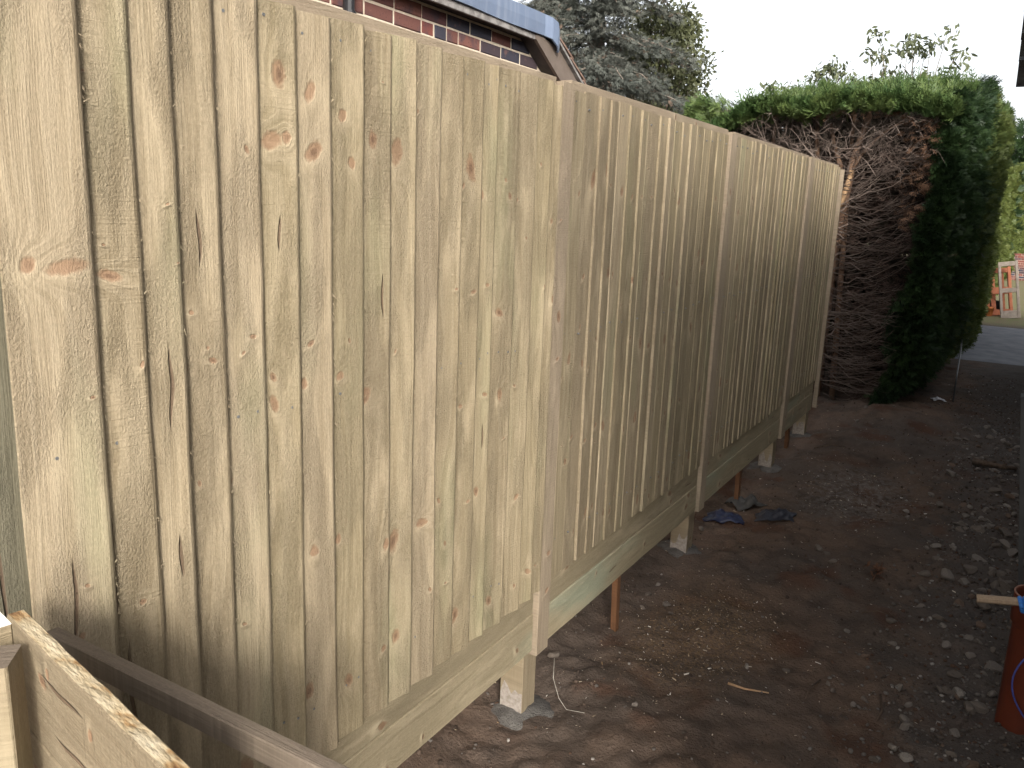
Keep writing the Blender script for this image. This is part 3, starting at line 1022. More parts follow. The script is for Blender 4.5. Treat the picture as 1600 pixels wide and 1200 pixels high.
# the brown rail behind, running out from the fence
me = beam('back_rail', 0.038, 0.024, 0.80, M['rail'], jit=0.0006, seg=10, bev=0.002)
o = link('back_rail', me, M['rail']); o.parent = bin_o
zx = Vector((1, 0.012, 0)).normalized(); xx = Vector((0, 0, 1)); yx = zx.cross(xx)
mm = Matrix((xx, yx, zx)).transposed().to_4x4()
mm.translation = Vector((-1.298, 0.690, CAMZ - 0.726 - 0.038)) - B0
o.matrix_local = mm
set_knots(o, [], [], 2, 1)
me = beam('corner_post', 0.045, 0.045, CAMZ - 0.768, M['rail'], seg=6)
o = link('corner_post', me, M['rail']); o.parent = bin_o
o.location = Vector((-0.56, 0.70, 0)) - B0
rk(o, 1, 0.05, 1.0, nk=2, nc=1)

# ------------------------------------------------------------------ brick building behind the fence
HX = -2.85      # wall face
GX2 = -2.75     # fascia / barge face
house = thing('brick_building', (HX, 3.0, 0), 'brick building with blue-grey lead roof edge behind the fence', 'building')
H0 = Vector((HX, 3.0, 0))


def hpart(o, parent=None):
    o.parent = parent or house
    return o


EZ = CAMZ + 1.022      # underside of the level fascia
yk, slope = 4.705, -0.575


def under(y):            # underside of the roof edge at y
    return EZ if y < yk else EZ + slope * (y - yk)


yend = 6.9
wb = MB()
wv = [(0, -6, 0), (0, yend - 3, 0), (0, yend - 3, under(yend)), (0, yk - 3, EZ), (0, -6, EZ)]
wv += [(-6, y, z) for _, y, z in wv]
wb.add([(x - 0.0045, y, z) for x, y, z in wv], [(0, 1, 2, 3, 4), (9, 8, 7, 6, 5)] + [(i, 5 + i, 5 + (i + 1) % 5, (i + 1) % 5) for i in range(5)])
wall = hpart(wb.build('wall', M['mortar']))
# visible bricks
bvar = []
for L in (0.215, 0.1025):
    for q in range(3):
        bb = MB()
        c = 0.004
        j = lambda: random.uniform(-0.0015, 0.0015)
        fr = [(0, -L / 2 + c + j(), -0.0325 + c + j()), (0, L / 2 - c + j(), -0.0325 + c + j()), (0, L / 2 - c + j(), 0.0325 - c + j()), (0, -L / 2 + c + j(), 0.0325 - c + j())]
        md = [(-0.004, -L / 2 + j(), -0.0325 + j()), (-0.004, L / 2 + j(), -0.0325 + j()), (-0.004, L / 2 + j(), 0.0325 + j()), (-0.004, -L / 2 + j(), 0.0325 + j())]
        bk = [(-0.03, y, z) for _, y, z in md]
        bb.add(fr + md + bk, [(0, 1, 2, 3)] + [(i + 4, (i + 1) % 4 + 4, (i + 1) % 4, i) for i in range(4)] + [(i + 8, (i + 1) % 4 + 8, (i + 1) % 4 + 4, i + 4) for i in range(4)])
        me = pymesh('brick', bb.v, bb.f)
        me.materials.append(M['brick'])
        bvar.append(me)
zrow = EZ - 0.045
r = 0
while zrow > CAMZ + 0.28:
    y = 2.0 + (0.1125 if r % 2 else 0.0) + random.uniform(-.01, .01)
    while y < 5.6:
        L = 0.215 if random.random() < 0.8 else 0.1025
        yc = y + L / 2
        if zrow - 0.03 < under(yc + L / 2) - 0.005:
            o = link('brick', random.choice(bvar[:3] if L > .2 else bvar[3:]), None)
            o.parent = wall
            o.location = (random.uniform(-0.003, 0.002), yc - 3.0, zrow + random.uniform(-0.0015, 0.0015))
            o.rotation_euler = (random.uniform(-.008, .008), 0, random.uniform(-.006, .006))
        y += L + 0.0105
    zrow -= 0.0755
    r += 1
house_children_fix = [wall]
# soffit, fascia, barge, lead
ox = GX2 - HX
sb = MB()
sv = [(0.0, -6, EZ), (0.0, yk - 3, EZ), (0.0, yend - 3, under(yend)), (0.0, yend - 3, under(yend) + .02), (0.0, yk - 3, EZ + .02), (0.0, -6, EZ + .02)]
sv2 = [(ox - 0.022, y, z) for _, y, z in sv]
sb.add(sv + sv2, [(0, 1, 7, 6), (1, 2, 8, 7), (2, 3, 9, 8), (3, 4, 10, 9), (4, 5, 11, 10), (5, 0, 6, 11)])
hpart(sb.build('soffit', M['soffit']))
fb = MB()
fb.box((ox - 0.02, -6, EZ - 0.012), (ox, yk - 3 + 0.012, EZ + 0.026))
hpart(fb.build('fascia', M['fascia'], bevel=0.002))
bb = MB()
bw = 0.165
v = [(0, yk - 3 + 0.012, EZ - 0.006), (0, yend - 3, under(yend) - 0.012), (0, yend - 3, under(yend) + bw), (0, yk - 3 + 0.30, EZ + slope * 0.30 + bw), (0, yk - 3 + 0.012, EZ + 0.03)]
bb.add([(ox - 0.018, y, z) for _, y, z in v] + [(ox + 0.004, y, z) for _, y, z in v], [(4, 3, 2, 1, 0), (5, 6, 7, 8, 9)] + [(i, (i + 1) % 5, 5 + (i + 1) % 5, 5 + i) for i in range(5)])
hpart(bb.build('barge_board', M['barge']))
# undercloak and tiles along the sloping edge
ub = MB()
sl = math.hypot(1, slope)
y0s, z0s = yk + 0.27, EZ + slope * 0.27 + bw
ub.add([(ox - 0.5, y0s - 3, z0s + .002), (ox + 0.03, y0s - 3, z0s + .002), (ox + 0.03, yend - 3, z0s + slope * (yend - y0s) + .002), (ox - 0.5, yend - 3, z0s + slope * (yend - y0s) + .002),
        (ox - 0.5, y0s - 3, z0s + .022), (ox + 0.03, y0s - 3, z0s + .022), (ox + 0.03, yend - 3, z0s + slope * (yend - y0s) + .022), (ox - 0.5, yend - 3, z0s + slope * (yend - y0s) + .022)],
       [(3, 2, 1, 0), (4, 5, 6, 7), (0, 1, 5, 4), (1, 2, 6, 5), (2, 3, 7, 6), (3, 0, 4, 7)])
hpart(ub.build('undercloak', M['fascia']))
roof_anchor = bpy.data.objects.new('roof', None)
rb = MB()
rb.add([(-6, y0s - 3, z0s + .024), (ox - .02, y0s - 3, z0s + .024), (ox - .02, yend - 3, z0s + slope * (yend - y0s) + .024), (-6, yend - 3, z0s + slope * (yend - y0s) + .024),
        (-6, y0s - 3, z0s + .034), (ox - .02, y0s - 3, z0s + .034), (ox - .02, yend - 3, z0s + slope * (yend - y0s) + .034), (-6, yend - 3, z0s + slope * (yend - y0s) + .034)],
       [(3, 2, 1, 0), (4, 5, 6, 7), (0, 1, 5, 4), (1, 2, 6, 5), (2, 3, 7, 6), (3, 0, 4, 7)])
roof = hpart(rb.build('roof', M['tile']))
tb = MB(); tb.box((-0.0825, -0.13, 0), (0.0825, 0.13, 0.013))
tme = pymesh('roof_tile', tb.v, tb.f); tme.materials.append(M['tile'])
for i in range(18):
    for j in range(4):
        yy = y0s + 0.09 + i * 0.10
        if yy > yend: continue
        o = link('roof_tile', tme); o.parent = roof
        o.location = (ox - 0.055 - j * 0.168 - (0.08 if i % 2 else 0), yy - 3, z0s + slope * (yy - y0s) + 0.040 + random.uniform(0, .003))
        o.rotation_euler = (math.atan(slope) + R_(4), 0, random.uniform(-.01, .01))
# lead upstand with its dressed end
lb = MB()
prof = [(0.004, EZ + 0.024), (0.014, EZ + 0.026), (0.016, EZ + 0.09), (0.012, EZ + 0.152), (-0.006, EZ + 0.158), (-0.5, EZ + 0.17)]
ysl = list(np.linspace(-3.0, 4.80, 40))
rows = []
for yy in ysl:
    w1 = 0.004 * math.sin(yy * 7) + random.uniform(-.0015, .0015)
    rows.append([(ox + px + w1, yy - 3, pz + (0.004 * math.sin(yy * 5 + 1) if i in (0, 1) else 0)) for i, (px, pz) in enumerate(prof)])
# folded, drooping end
for (yy, sx, dz0, dz1) in ((4.86, 0.030, -0.012, -0.012), (4.92, 0.036, -0.045, -0.030), (4.965, 0.022, -0.075, -0.060), (4.99, -0.01, -0.055, -0.085)):
    rr = []
    for i, (px, pz) in enumerate(prof):
        dz = dz0 if i < 2 else dz1
        rr.append((ox + px + (sx if i < 4 else 0), yy - 3, pz + dz))
    rows.append(rr)
k = len(prof)
lv = [p for r_ in rows for p in r_]
lf = [(i * k + q, (i + 1) * k + q, (i + 1) * k + q + 1, i * k + q + 1) for i in range(len(rows) - 1) for q in range(k - 1)]
e = (len(rows) - 1) * k
lv.append((ox - 0.5, 1.99, EZ - 0.02)); lv.append((ox - .02, 1.985, EZ - 0.02))
lf.append(tuple(e + q for q in range(k)) + (len(lv) - 2, len(lv) - 1))
lme = pymesh('lead_flashing', lv, lf, False)
hpart(link('lead_flashing', lme, M['lead']))
fr = MB(); fr.box((-6, -6, EZ + 0.03), (ox - 0.03, yk - 3 + .2, EZ + 0.148))
hpart(fr.build('flat_roof', M['lead']))
# black downpipe on the wall
dp = MB()
dp.tube([(0.045, 3.085 - 3, 0.0), (0.045, 3.085 - 3, EZ - 0.005)], 0.027, 10)
for zc in (CAMZ + 0.80, 1.2):
    dp.tube([(0.045, 0.085, zc), (0.045, 0.085, zc + 0.05)], 0.034, 10)
hpart(dp.build('downpipe', M['black'], smooth=False))

# ------------------------------------------------------------------ bungalow on the right (mostly unseen, shaped to shade the fence and path)
right_h = thing('bungalow', (0.85, 6.0, 0), 'rendered bungalow shaped to shade the path, dark tiled roof end pokes in at top right', 'building')
RH = Vector((0.85, 6.0, 0))
RY0, RY1 = 0.1, 13.2
REZ = CAMZ + 1.44
rb = MB(); rb.box((0, RY0 - 6, -0.2), (7, RY1 - 6, REZ - 0.02))
o = rb.build('wall', M['render'], right_h)
rf = MB()
th = 0.12
pv = [(-0.25, REZ), (3.5, REZ + 3.75 * 0.42), (7.25, REZ)]
v = [(x, RY0 - 6.15, z) for x, z in pv] + [(x, RY1 - 5.85, z) for x, z in pv] + [(x, RY0 - 6.15, z + th) for x, z in pv] + [(x, RY1 - 5.85, z + th) for x, z in pv]
rf.add(v, [(0, 1, 4, 3), (1, 2, 5, 4), (6, 9, 10, 7), (7, 10, 11, 8), (0, 3, 9, 6), (2, 8, 11, 5), (0, 6, 7, 1), (1, 7, 8, 2), (3, 4, 10, 9), (4, 5, 11, 10)])
o = rf.build('roof', M['darktile'], right_h)
gt = MB()
gt.tube([(-0.30, RY0 - 6.1, REZ + 0.03), (-0.30, RY1 - 5.9, REZ + 0.03)], 0.05, 8)
gt.build('gutter', M['black'], right_h, smooth=True)
# side porch roof over the bungalow's door: its verge is the stack of tile ends at the frame's top right
porch = MB()
ang45 = R_(45)
pz0, py0, px0 = CAMZ + 0.70, 5.0, -0.128
porch.add([(px0 + 0.04 - 0.85, py0 - 0.06 - 6, pz0 + 0.015), (0, py0 - 0.06 - 6, pz0 + 0.015), (0, py0 - 0.72 - 6, pz0 + 0.675), (px0 + 0.04 - 0.85, py0 - 0.72 - 6, pz0 + 0.675)] +
          [(px0 + 0.04 - 0.85, py0 - 0.06 - 6, pz0 + 0.045), (0, py0 - 0.06 - 6, pz0 + 0.045), (0, py0 - 0.72 - 6, pz0 + 0.705), (px0 + 0.04 - 0.85, py0 - 0.72 - 6, pz0 + 0.705)],
          [(3, 2, 1, 0), (4, 5, 6, 7), (0, 1, 5, 4), (1, 2, 6, 5), (2, 3, 7, 6), (3, 0, 4, 7)])
po = porch.build('porch_roof', M['soffit'], right_h)
tv = MB()
for sgn in range(1):
    # thick clay tile with a nib and a curved nose
    ys_ = np.linspace(-0.09, 0.09, 4)
    for a in range(3):
        y0_, y1_ = ys_[a], ys_[a + 1]
        h0 = 0.012 * (1 - ((y0_) / 0.1) ** 2); h1 = 0.012 * (1 - ((y1_) / 0.1) ** 2)
        tv.add([(-0.08, y0_, h0 - 0.012), (0.08, y0_, h0 - 0.012), (0.08, y1_, h1 - 0.012), (-0.08, y1_, h1 - 0.012), (-0.08, y0_, h0 + 0.012), (0.08, y0_, h0 + 0.012), (0.08, y1_, h1 + 0.012), (-0.08, y1_, h1 + 0.012)],
               [(3, 2, 1, 0), (4, 5, 6, 7), (0, 1, 5, 4), (1, 2, 6, 5), (2, 3, 7, 6), (3, 0, 4, 7)])
vme = pymesh('verge_tile', tv.v, tv.f, False); vme.materials.append(M['darktile'])
for i in range(7):
    for j in range(6):
        s_ = i * 0.135
        o = link('verge_tile', vme); o.parent = po
        o.location = (px0 + 0.08 + j * 0.163 - 0.85 - 0.003 * i * (1 if j == 0 else 0), py0 - 0.01 - s_ * math.cos(ang45) - 6, pz0 + 0.035 + s_ * math.sin(ang45) + (0.012 if i % 2 else 0))
        o.rotation_euler = (-ang45 + R_(9), 0, 0)
# narrow grey board standing against the bungalow side
gb = MB()
gb.box((-0.011, -0.05, 0), (0.011, 0.05, 1.10))
o = gb.build('grey_board', M['metalgrey'], bevel=0.002)
o.location = (0.262, 4.55, gz(0.262, 4.55) - 0.02)
o.rotation_euler = (R_(0), R_(-5.6 + 0), 0)
o.rotation_euler = (0, R_(-7.5), 0)
tag(o, 'narrow grey board standing upright at the right edge behind the red pipe', 'board')

# ------------------------------------------------------------------ drain pipe, stick and rope at the right
pc = Vector((0.262, 3.47, 0)); pz = gz(pc.x, pc.y)
pipe = thing('drain_pipe', (pc.x, pc.y, pz), 'terracotta red plastic pipe standing on end at the right edge', 'pipe')
n = 28
v, f = [], []
prof = [(0.083, -0.04), (0.083, 0.40), (0.086, 0.41), (0.093, 0.42), (0.093, 0.525), (0.090, 0.532), (0.084, 0.525), (0.078, 0.41), (0.078, -0.04)]
for r_, z in prof:
    for a in range(n):
        v.append((r_ * math.cos(2 * math.pi * a / n), r_ * math.sin(2 * math.pi * a / n), z))
for i in range(len(prof) - 1):
    for a in range(n):
        f.append((i * n + a, i * n + (a + 1) % n, (i + 1) * n + (a + 1) % n, (i + 1) * n + a))
link('pipe_body', pymesh('pipe_body', v, f, True), M['pipe'], pipe)
rim = MB()
rim.tube([(0.0915 * math.cos(2 * math.pi * a / n), 0.0915 * math.sin(2 * math.pi * a / n), 0.530) for a in range(n + 1)], 0.0035, 6, False)
rim.build('rim', simple('terracotta_rim', (0.23, 0.10, 0.065), (0.28, 0.14, 0.095), 30, 0.5, 0), pipe, smooth=True)
# wooden stick lying across the mouth of the pipe
s0 = Vector((0.052, 3.30, 0.515)); s1 = Vector((0.62, 3.36, 0.60 + pz))
sme = beam('wooden_stick', 0.026, 0.03, (s1 - s0).length, M['stick'], seg=6, bev=0.007)
stick = link('wooden_stick', sme, M['stick'])
q = (s1 - s0).to_track_quat('Z', 'X')
stick.matrix_world = Matrix.Translation(s0) @ q.to_matrix().to_4x4()
tag(stick, 'pale wooden stick resting across the top of the red pipe', 'stick')
sdv = (s1 - s0).normalized()
kc = s0 + sdv * 0.155 + Vector((0, 0.0, 0.0))
rope = thing('blue_rope', tuple(kc), 'bright blue rope knotted round the wooden stick', 'rope')
kb = MB()
a1 = sdv.cross(Vector((0, 0, 1))).normalized(); a2 = sdv.cross(a1)
for w_ in range(3):
    ring = []
    for a in range(17):
        th_ = 2 * math.pi * a / 16
        ring.append(sdv * (-0.016 + 0.016 * w_ + 0.004 * math.sin(th_)) + a1 * 0.0235 * math.cos(th_) + a2 * 0.0235 * math.sin(th_) + Vector((0, 0, 0.003)))
    kb.tube(ring, 0.0078, 7, False)
kb.tube([sdv * -0.015 - a2 * 0.02 + a1 * .01, a2 * -0.034 + a1 * 0.018, sdv * 0.02 - a2 * 0.03 - a1 * 0.01, sdv * 0.03 - a2 * 0.01], 0.008, 7)
kb.build('knot', M['bluerope'], rope, smooth=True)
tl = MB()
tl.tube([(0.0, 0, -0.02), (0.035, -0.01, -0.07), (0.055, 0.0, -0.13), (0.06, 0.01, -0.2)], 0.007, 7)
tl.build('tail', M['bluerope'], rope, smooth=True)
cd = MB()
pts = []
for tt in np.linspace(0, 1, 16):
    a = R_(268 - 70 * tt)
    zz = 0.40 - 0.35 * tt
    bulge = 0.03 * math.sin(math.pi * tt) * 1.3
    px_ = 0.02 - 0.095 * math.sin(math.pi * min(1, tt * 1.0)) ** 0.8
    pts.append((pc.x + px_ + 0.02, pc.y - 0.105 - bulge * .3, pz + zz))
cd.tube(pts, 0.0035, 6)
o = cd.build('loop', M['bluecord'], rope, smooth=True)
o.location = -kc
tag(o, 'thin dark blue cord looping down the front of the red pipe')
ct = MB()
pts = []
for tt in np.linspace(0, 1, 30):
    pts.append((0.33 + 0.05 * math.cos(tt * 14), 3.27 + 0.045 * math.sin(tt * 14), gz(.33, 3.27) + 0.012 + 0.05 * tt * (1 - tt) + .012 * math.sin(tt * 9)))
ct.tube(pts, 0.0065, 6)
o = ct.build('rope_coil', M['tarp'], smooth=True)
tag(o, 'loose coil of dark blue rope on the ground at the foot of the red pipe', 'rope')

# ------------------------------------------------------------------ hedge
def frond(nb=9, L=1.0, spread=0.55, w=0.05, droop=0.12, seed=0):
    r = random.Random(seed)
    v, f = [], []

    def leaf(p, d, ln, wd):
        d = d.normalized()
        sd_ = d.cross(Vector((0, 0, 1))).normalized() * wd
        q1 = p + d * ln * 0.45
        q2 = p + d * ln + Vector((0, 0, -droop * ln * ln * 2))
        o = len(v)
        v.extend([p, q1 + sd_, q2, q1 - sd_])
        f.append((o, o + 1, o + 2, o + 3))
    leaf(Vector((0, 0, 0)), Vector((0, 1, 0)), L, w)
    for i in range(nb):
        t_ = 0.1 + 0.85 * i / nb
        for s in (-1, 1):
            ln = spread * (1.0 - 0.65 * t_) * r.uniform(0.75, 1.15)
            p = Vector((0, L * t_, -droop * t_ * t_))
            d = Vector((s * r.uniform(0.6, 0.95), 1.0, r.uniform(-0.25, 0.25)))
            leaf(p, d, ln, w * r.uniform(0.7, 1.1))
    return np.array([tuple(p) for p in v]), np.array(f)


FR = [frond(7, 1.0, 0.62, 0.042, 0.18, s) for s in range(4)]
FR_T = [frond(4, 1.0, 0.5, 0.03, 0.15, 20 + s) for s in range(3)]
FR_S = [frond(4, 1.0, 0.7, 0.09, 0.15, 10 + s) for s in range(3)]

hedge = thing('conifer_hedge', (-1.8, 11.5, 0), 'tall green conifer hedge with bare brown branches at its cut end', 'hedge')
HO = np.array([-1.8, 11.5, 0])


def hedge_add(pos, axis, scale, name, mat, bases=FR, flat=None):
    o = scatter(bases, pos - HO, axis, scale, name, mat, hedge, flat)
    tag(o, kind='stuff')
    return o


def face_x(y, z):
    """right face of the tall hedge (uneven)"""
    y = np.asarray(y, float); z = np.asarray(z, float)
    b = np.interp(y, [8.6, 9.5, 11.0, 12.6, 14.0, 15.2], [-0.69, -0.58, -0.50, -0.42, -0.38, -0.50])
    b = b - 0.08 * np.clip((1.0 - z) / 1.0, 0, 1)
    b = b - 0.25 * np.clip((1.9 - z) / 1.9, 0, 1) * np.clip((y - 12.5) / 1.5, 0, 1)
    b = b - 0.10 * np.clip((z - 2.9) / 0.5, 0, 1) ** 2
    b = b - 0.25 * np.clip((0.35 - z) / .35, 0, 1)
    return b + 0.20 * fnoise(y + 3 * np.sin(z), z, 0.9, 3, 41)


def top_z(x, y):  # trimmed top, rising a little away from the cut end
    return 2.92 + 0.36 * np.clip((np.asarray(y, float) - 8.9) / 2.0, 0, 1) - 0.12 * np.clip((np.asarray(x, float) + 1.2) / 0.7, 0, 1) ** 2 + 0.20 * fnoise(np.asarray(x, float), np.asarray(y, float), 1.3, 4, 51) + 0.05 * np.clip(y - 9.5, 0, 5) - 0.35 * np.clip((-2.45 - x) / 0.6, 0, 1)


# right face, green
n = 15000
y = 8.75 + 6.3 * rng.random(n) ** 1.3
z = rng.random(n) * (top_z(-1.0 + 0 * y, y) + 0.02)
x = face_x(y, z) - np.abs(rng.normal(0, 0.07, n))
pos = np.stack([x, y, z], 1)
ax = np.stack([0.8 + 0 * x, -0.35 + rng.normal(0, 0.35, n), 0.25 + rng.normal(0, 0.45, n)], 1)
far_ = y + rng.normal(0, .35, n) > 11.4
sz_ = rng.uniform(0.07, 0.145, n)
hedge_add(pos[~far_], ax[~far_], sz_[~far_], 'side_foliage', M['hedge'])
hedge_add(pos[far_], ax[far_], sz_[far_], 'sun_tinted_side_foliage', M['hedge_sun_tint'])  # far part of the face, with its sunlit tone painted in
# front right green column (edge ragged)
n = 3600
z = rng.random(n) * 3.0
edge = np.interp(z, [0, .5, 1.2, 1.8, 2.2, 2.9], [-1.0, -.97, -.91, -.88, -.83, -.80]) + 0.16 * fnoise(z, z * 0, 2.2, 2, 61)
x = edge + (face_x(8.8, z) - edge + 0.02) * rng.random(n)
y = 8.72 + 0.25 * rng.random(n) ** 2 + 0.25 * fnoise(x, z, 1.6, 2, 63)
pos = np.stack([x, y, z], 1)
ax = np.stack([0.4 + rng.normal(0, .4, n), -0.9 + 0 * x, 0.1 + rng.normal(0, .45, n)], 1)
hedge_add(pos, ax, rng.uniform(0.07, 0.15, n), 'corner_foliage', M['hedge'])
# top
n = 8000
y = 8.75 + 6.2 * rng.random(n) ** 1.4; x = -2.95 + (2.93 + face_x(y, 3.0)) * rng.random(n)
z = top_z(x, y) - np.abs(rng.normal(0, 0.06, n))
ax = np.stack([rng.normal(0, .35, n), -0.35 + rng.normal(0, .35, n), 1.0 + 0 * x], 1)
hedge_add(np.stack([x, y, z], 1), ax, rng.uniform(0.07, 0.16, n), 'top_foliage', M['hedge_top'])
# ragged fringe along the top front edge
n = 2200
x = -3.0 + 2.35 * rng.random(n); y = 8.62 + 0.12 * rng.random(n)
z = top_z(x, y) - 0.10 * rng.random(n) ** 1.6
ax = np.stack([rng.normal(0, .5, n), -0.75 + 0 * x, 0.75 + rng.normal(0, .3, n)], 1)
hedge_add(np.stack([x, y, z], 1), ax, rng.uniform(0.07, 0.16, n), 'fringe_foliage', M['hedge_top'])
n = 420
y = 8.65 + 5.5 * rng.random(n) ** 2; x = -2.9 + (2.75 + face_x(y, 3.0)) * rng.random(n)
z = top_z(x, y) + 0.03
ax = np.stack([rng.normal(0, .45, n), rng.normal(-.1, .35, n), 1.0 + 0 * x], 1)
hedge_add(np.stack([x, y, z], 1), ax, rng.uniform(0.12, 0.24, n), 'sprigs', M['hedge_top'], FR_T)
# left end foliage (seen over the fence)
n = 2200
z = 1.9 + 1.1 * rng.random(n)
x = -2.75 - 0.35 * rng.random(n) + 0.12 * fnoise(z, z * 0, 3.0, 2, 71) - 0.25 * np.clip((2.9 - z), 0, .4)
y = 8.7 + 1.0 * rng.random(n) ** 2
ax = np.stack([-0.7 + rng.normal(0, .4, n), -0.6 + rng.normal(0, .3, n), 0.3 + rng.normal(0, .4, n)], 1)
hedge_add(np.stack([x, y, z], 1), ax, rng.uniform(0.07, 0.15, n), 'end_foliage', M['hedge_top'])
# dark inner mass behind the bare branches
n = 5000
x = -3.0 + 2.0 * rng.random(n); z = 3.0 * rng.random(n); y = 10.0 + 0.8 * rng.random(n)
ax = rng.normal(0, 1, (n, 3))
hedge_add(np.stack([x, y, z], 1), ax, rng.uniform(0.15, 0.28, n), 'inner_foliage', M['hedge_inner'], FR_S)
# dead brown sprays hanging under the top
n = 700
x = -2.8 + 1.85 * rng.random(n); y = 8.85 + 0.7 * rng.random(n); z = 2.45 + 0.42 * rng.random(n) ** 0.5
ax = np.stack([rng.normal(0, .35, n), -0.3 + rng.normal(0, .3, n), -0.8 + rng.normal(0, .3, n)], 1)
hedge_add(np.stack([x, y, z], 1), ax, rng.uniform(0.07, 0.13, n), 'dead_sprays', M['hedge_brown'], FR_T)
n = 2200
x = -2.6 + 1.72 * rng.random(n); z = 2.6 * rng.random(n); y = 9.0 + 0.6 * rng.random(n)
ax = np.stack([0.9 + rng.normal(0, .3, n), -0.3 + rng.normal(0, .3, n), rng.normal(0.1, .3, n)], 1)
hedge_add(np.stack([x, y, z], 1), ax, rng.uniform(0.08, 0.2, n), 'matted_twigs', M['hedge_mat'], FR_T)
# rust coloured sprays by the green corner and along the top
n = 190
z = 1.8 + 1.0 * rng.random(n); x = -0.86 - 0.12 * np.abs(rng.normal(0, 1, n)) + 0.06 * (z - 2.0); y = 8.70 + 0.14 * rng.random(n)
k2 = rng.random(n) < 0.35
x = np.where(k2, -2.6 + 1.5 * rng.random(n), x); z = np.where(k2, 2.82 + 0.06 * rng.random(n), z)
ax = np.stack([0.7 + rng.normal(0, .5, n), -0.7 + 0 * x, rng.normal(0, .4, n)], 1)
hedge_add(np.stack([x, y, z], 1), ax, rng.uniform(0.08, 0.15, n), 'rust_sprays', M['hedge_rust'], FR_T)


def hpath(a, b, sag, n, wig):
    a = Vector(a); b = Vector(b)
    pts = []
    for i in range(n + 1):
        t_ = i / n
        p = a.lerp(b, t_)
        p.z += sag * 4 * t_ * (1 - t_)
        if 0 < i < n:
            p += Vector((random.gauss(0, wig), random.gauss(0, wig), random.gauss(0, wig)))
        pts.append(p)
    return pts


# trunks (> bare limbs)
def trunk(pts, r0, r1, mat):
    b = MB()
    P = [Vector(p) - Vector(tuple(HO)) for p in pts]
    b.tube(P, list(np.linspace(r0, r1, len(P))), 8)
    return b.build('trunk', mat, hedge, smooth=True)


trunk([(-1.70, 9.5, -0.1), (-1.68, 9.4, 1.0), (-1.60, 9.12, 1.9), (-1.56, 9.02, 2.13), (-1.53, 9.0, 2.44), (-1.49, 9.02, 2.65), (-1.44, 9.05, 2.85), (-1.44, 9.1, 3.0)], 0.05, 0.025, M['bark'])
lt = trunk([(-1.60, 8.96, 1.98), (-1.575, 8.935, 2.07), (-1.535, 8.94, 2.26), (-1.525, 8.95, 2.34)], 0.030, 0.022, M['palebark'])
tag(lt, label='freshly torn pale limb at the front of the hedge')
trunk([(-1.545, 9.0, 2.30), (-1.46, 8.96, 2.48), (-1.34, 8.92, 2.62), (-1.22, 8.9, 2.72), (-1.1, 8.9, 2.8)], 0.020, 0.010, M['bark'])
trunk([(-1.86, 9.2, -0.1), (-1.87, 9.15, 1.4), (-1.895, 9.1, 2.44), (-1.925, 9.1, 2.7), (-1.95, 9.1, 2.95)], 0.034, 0.018, M['bark'])
trunk([(-1.925, 9.1, 2.7), (-2.05, 9.05, 2.82), (-2.2, 9.0, 2.92)], 0.012, 0.006, M['bark'])
trunk([(-1.64, 9.15, -0.1), (-1.63, 9.15, 1.9), (-1.66, 9.1, 2.38), (-1.75, 9.1, 2.6), (-1.80, 9.1, 2.8)], 0.036, 0.018, M['bark'])
trunk([(-1.50, 9.25, -0.1), (-1.56, 9.2, 1.6), (-1.60, 9.2, 2.5), (-1.60, 9.2, 2.9)], 0.032, 0.018, M['bark'])
trunk([(-2.4, 9.3, -0.1), (-2.42, 9.25, 1.8), (-2.38, 9.2, 2.9)], 0.045, 0.02, M['bark'])
for yy, xx in ((10.6, -1.8), (11.9, -1.7), (13.2, -1.75), (14.4, -1.7)):
    trunk([(xx, yy, -0.1), (xx + .05, yy, 1.6), (xx, yy, 2.9)], 0.07, 0.03, M['bark'])

# hundreds of dead side branches sweeping out of the trunks
db = MB()
for i in range(250):
    z0 = random.uniform(0.03, 2.55)
    x0 = random.uniform(-1.72, -1.46) if random.random() < 0.7 else random.uniform(-2.2, -1.2)
    y0 = random.uniform(8.85, 9.3)
    lng = random.uniform(0.35, 1.0) * (1.15 - 0.1 * z0)
    rise = random.uniform(-0.05, 0.30) * (1.0 if z0 > 0.5 else 0.5)
    sgn = 1 if random.random() < 0.82 else -0.6
    y1 = random.uniform(8.55, 8.95)
    x1 = min(x0 + sgn * lng, -0.80 - 0.06 * (2.5 - z0))
    sag = random.uniform(-0.12, 0.02)
    pts = hpath((x0, y0, z0), (x1, y1, max(0.02, z0 + rise)), sag, 7, 0.012)
    r0 = random.uniform(0.0035, 0.0075)
    db.tube(pts, list(np.linspace(r0, 0.0014, 8)), 3, False)
    for j in range(random.randint(3, 6)):
        k3 = random.randint(2, 6)
        p = pts[k3]
        d = (pts[k3 + 1] - pts[k3 - 1]).normalized()
        side = Vector((random.uniform(-.3, .5), random.uniform(-.7, .3), random.uniform(-.7, .8)))
        L = random.uniform(0.06, 0.24)
        e1 = p + (d * 0.7 + side * 0.6) * L * 0.5 + Vector((random.gauss(0, .008), 0, random.gauss(0, .008)))
        e2 = e1 + (d * 0.9 + side * 0.35) * L * 0.5
        db.tube([p, e1, e2], [0.0022, 0.0017, 0.001], 3, False)
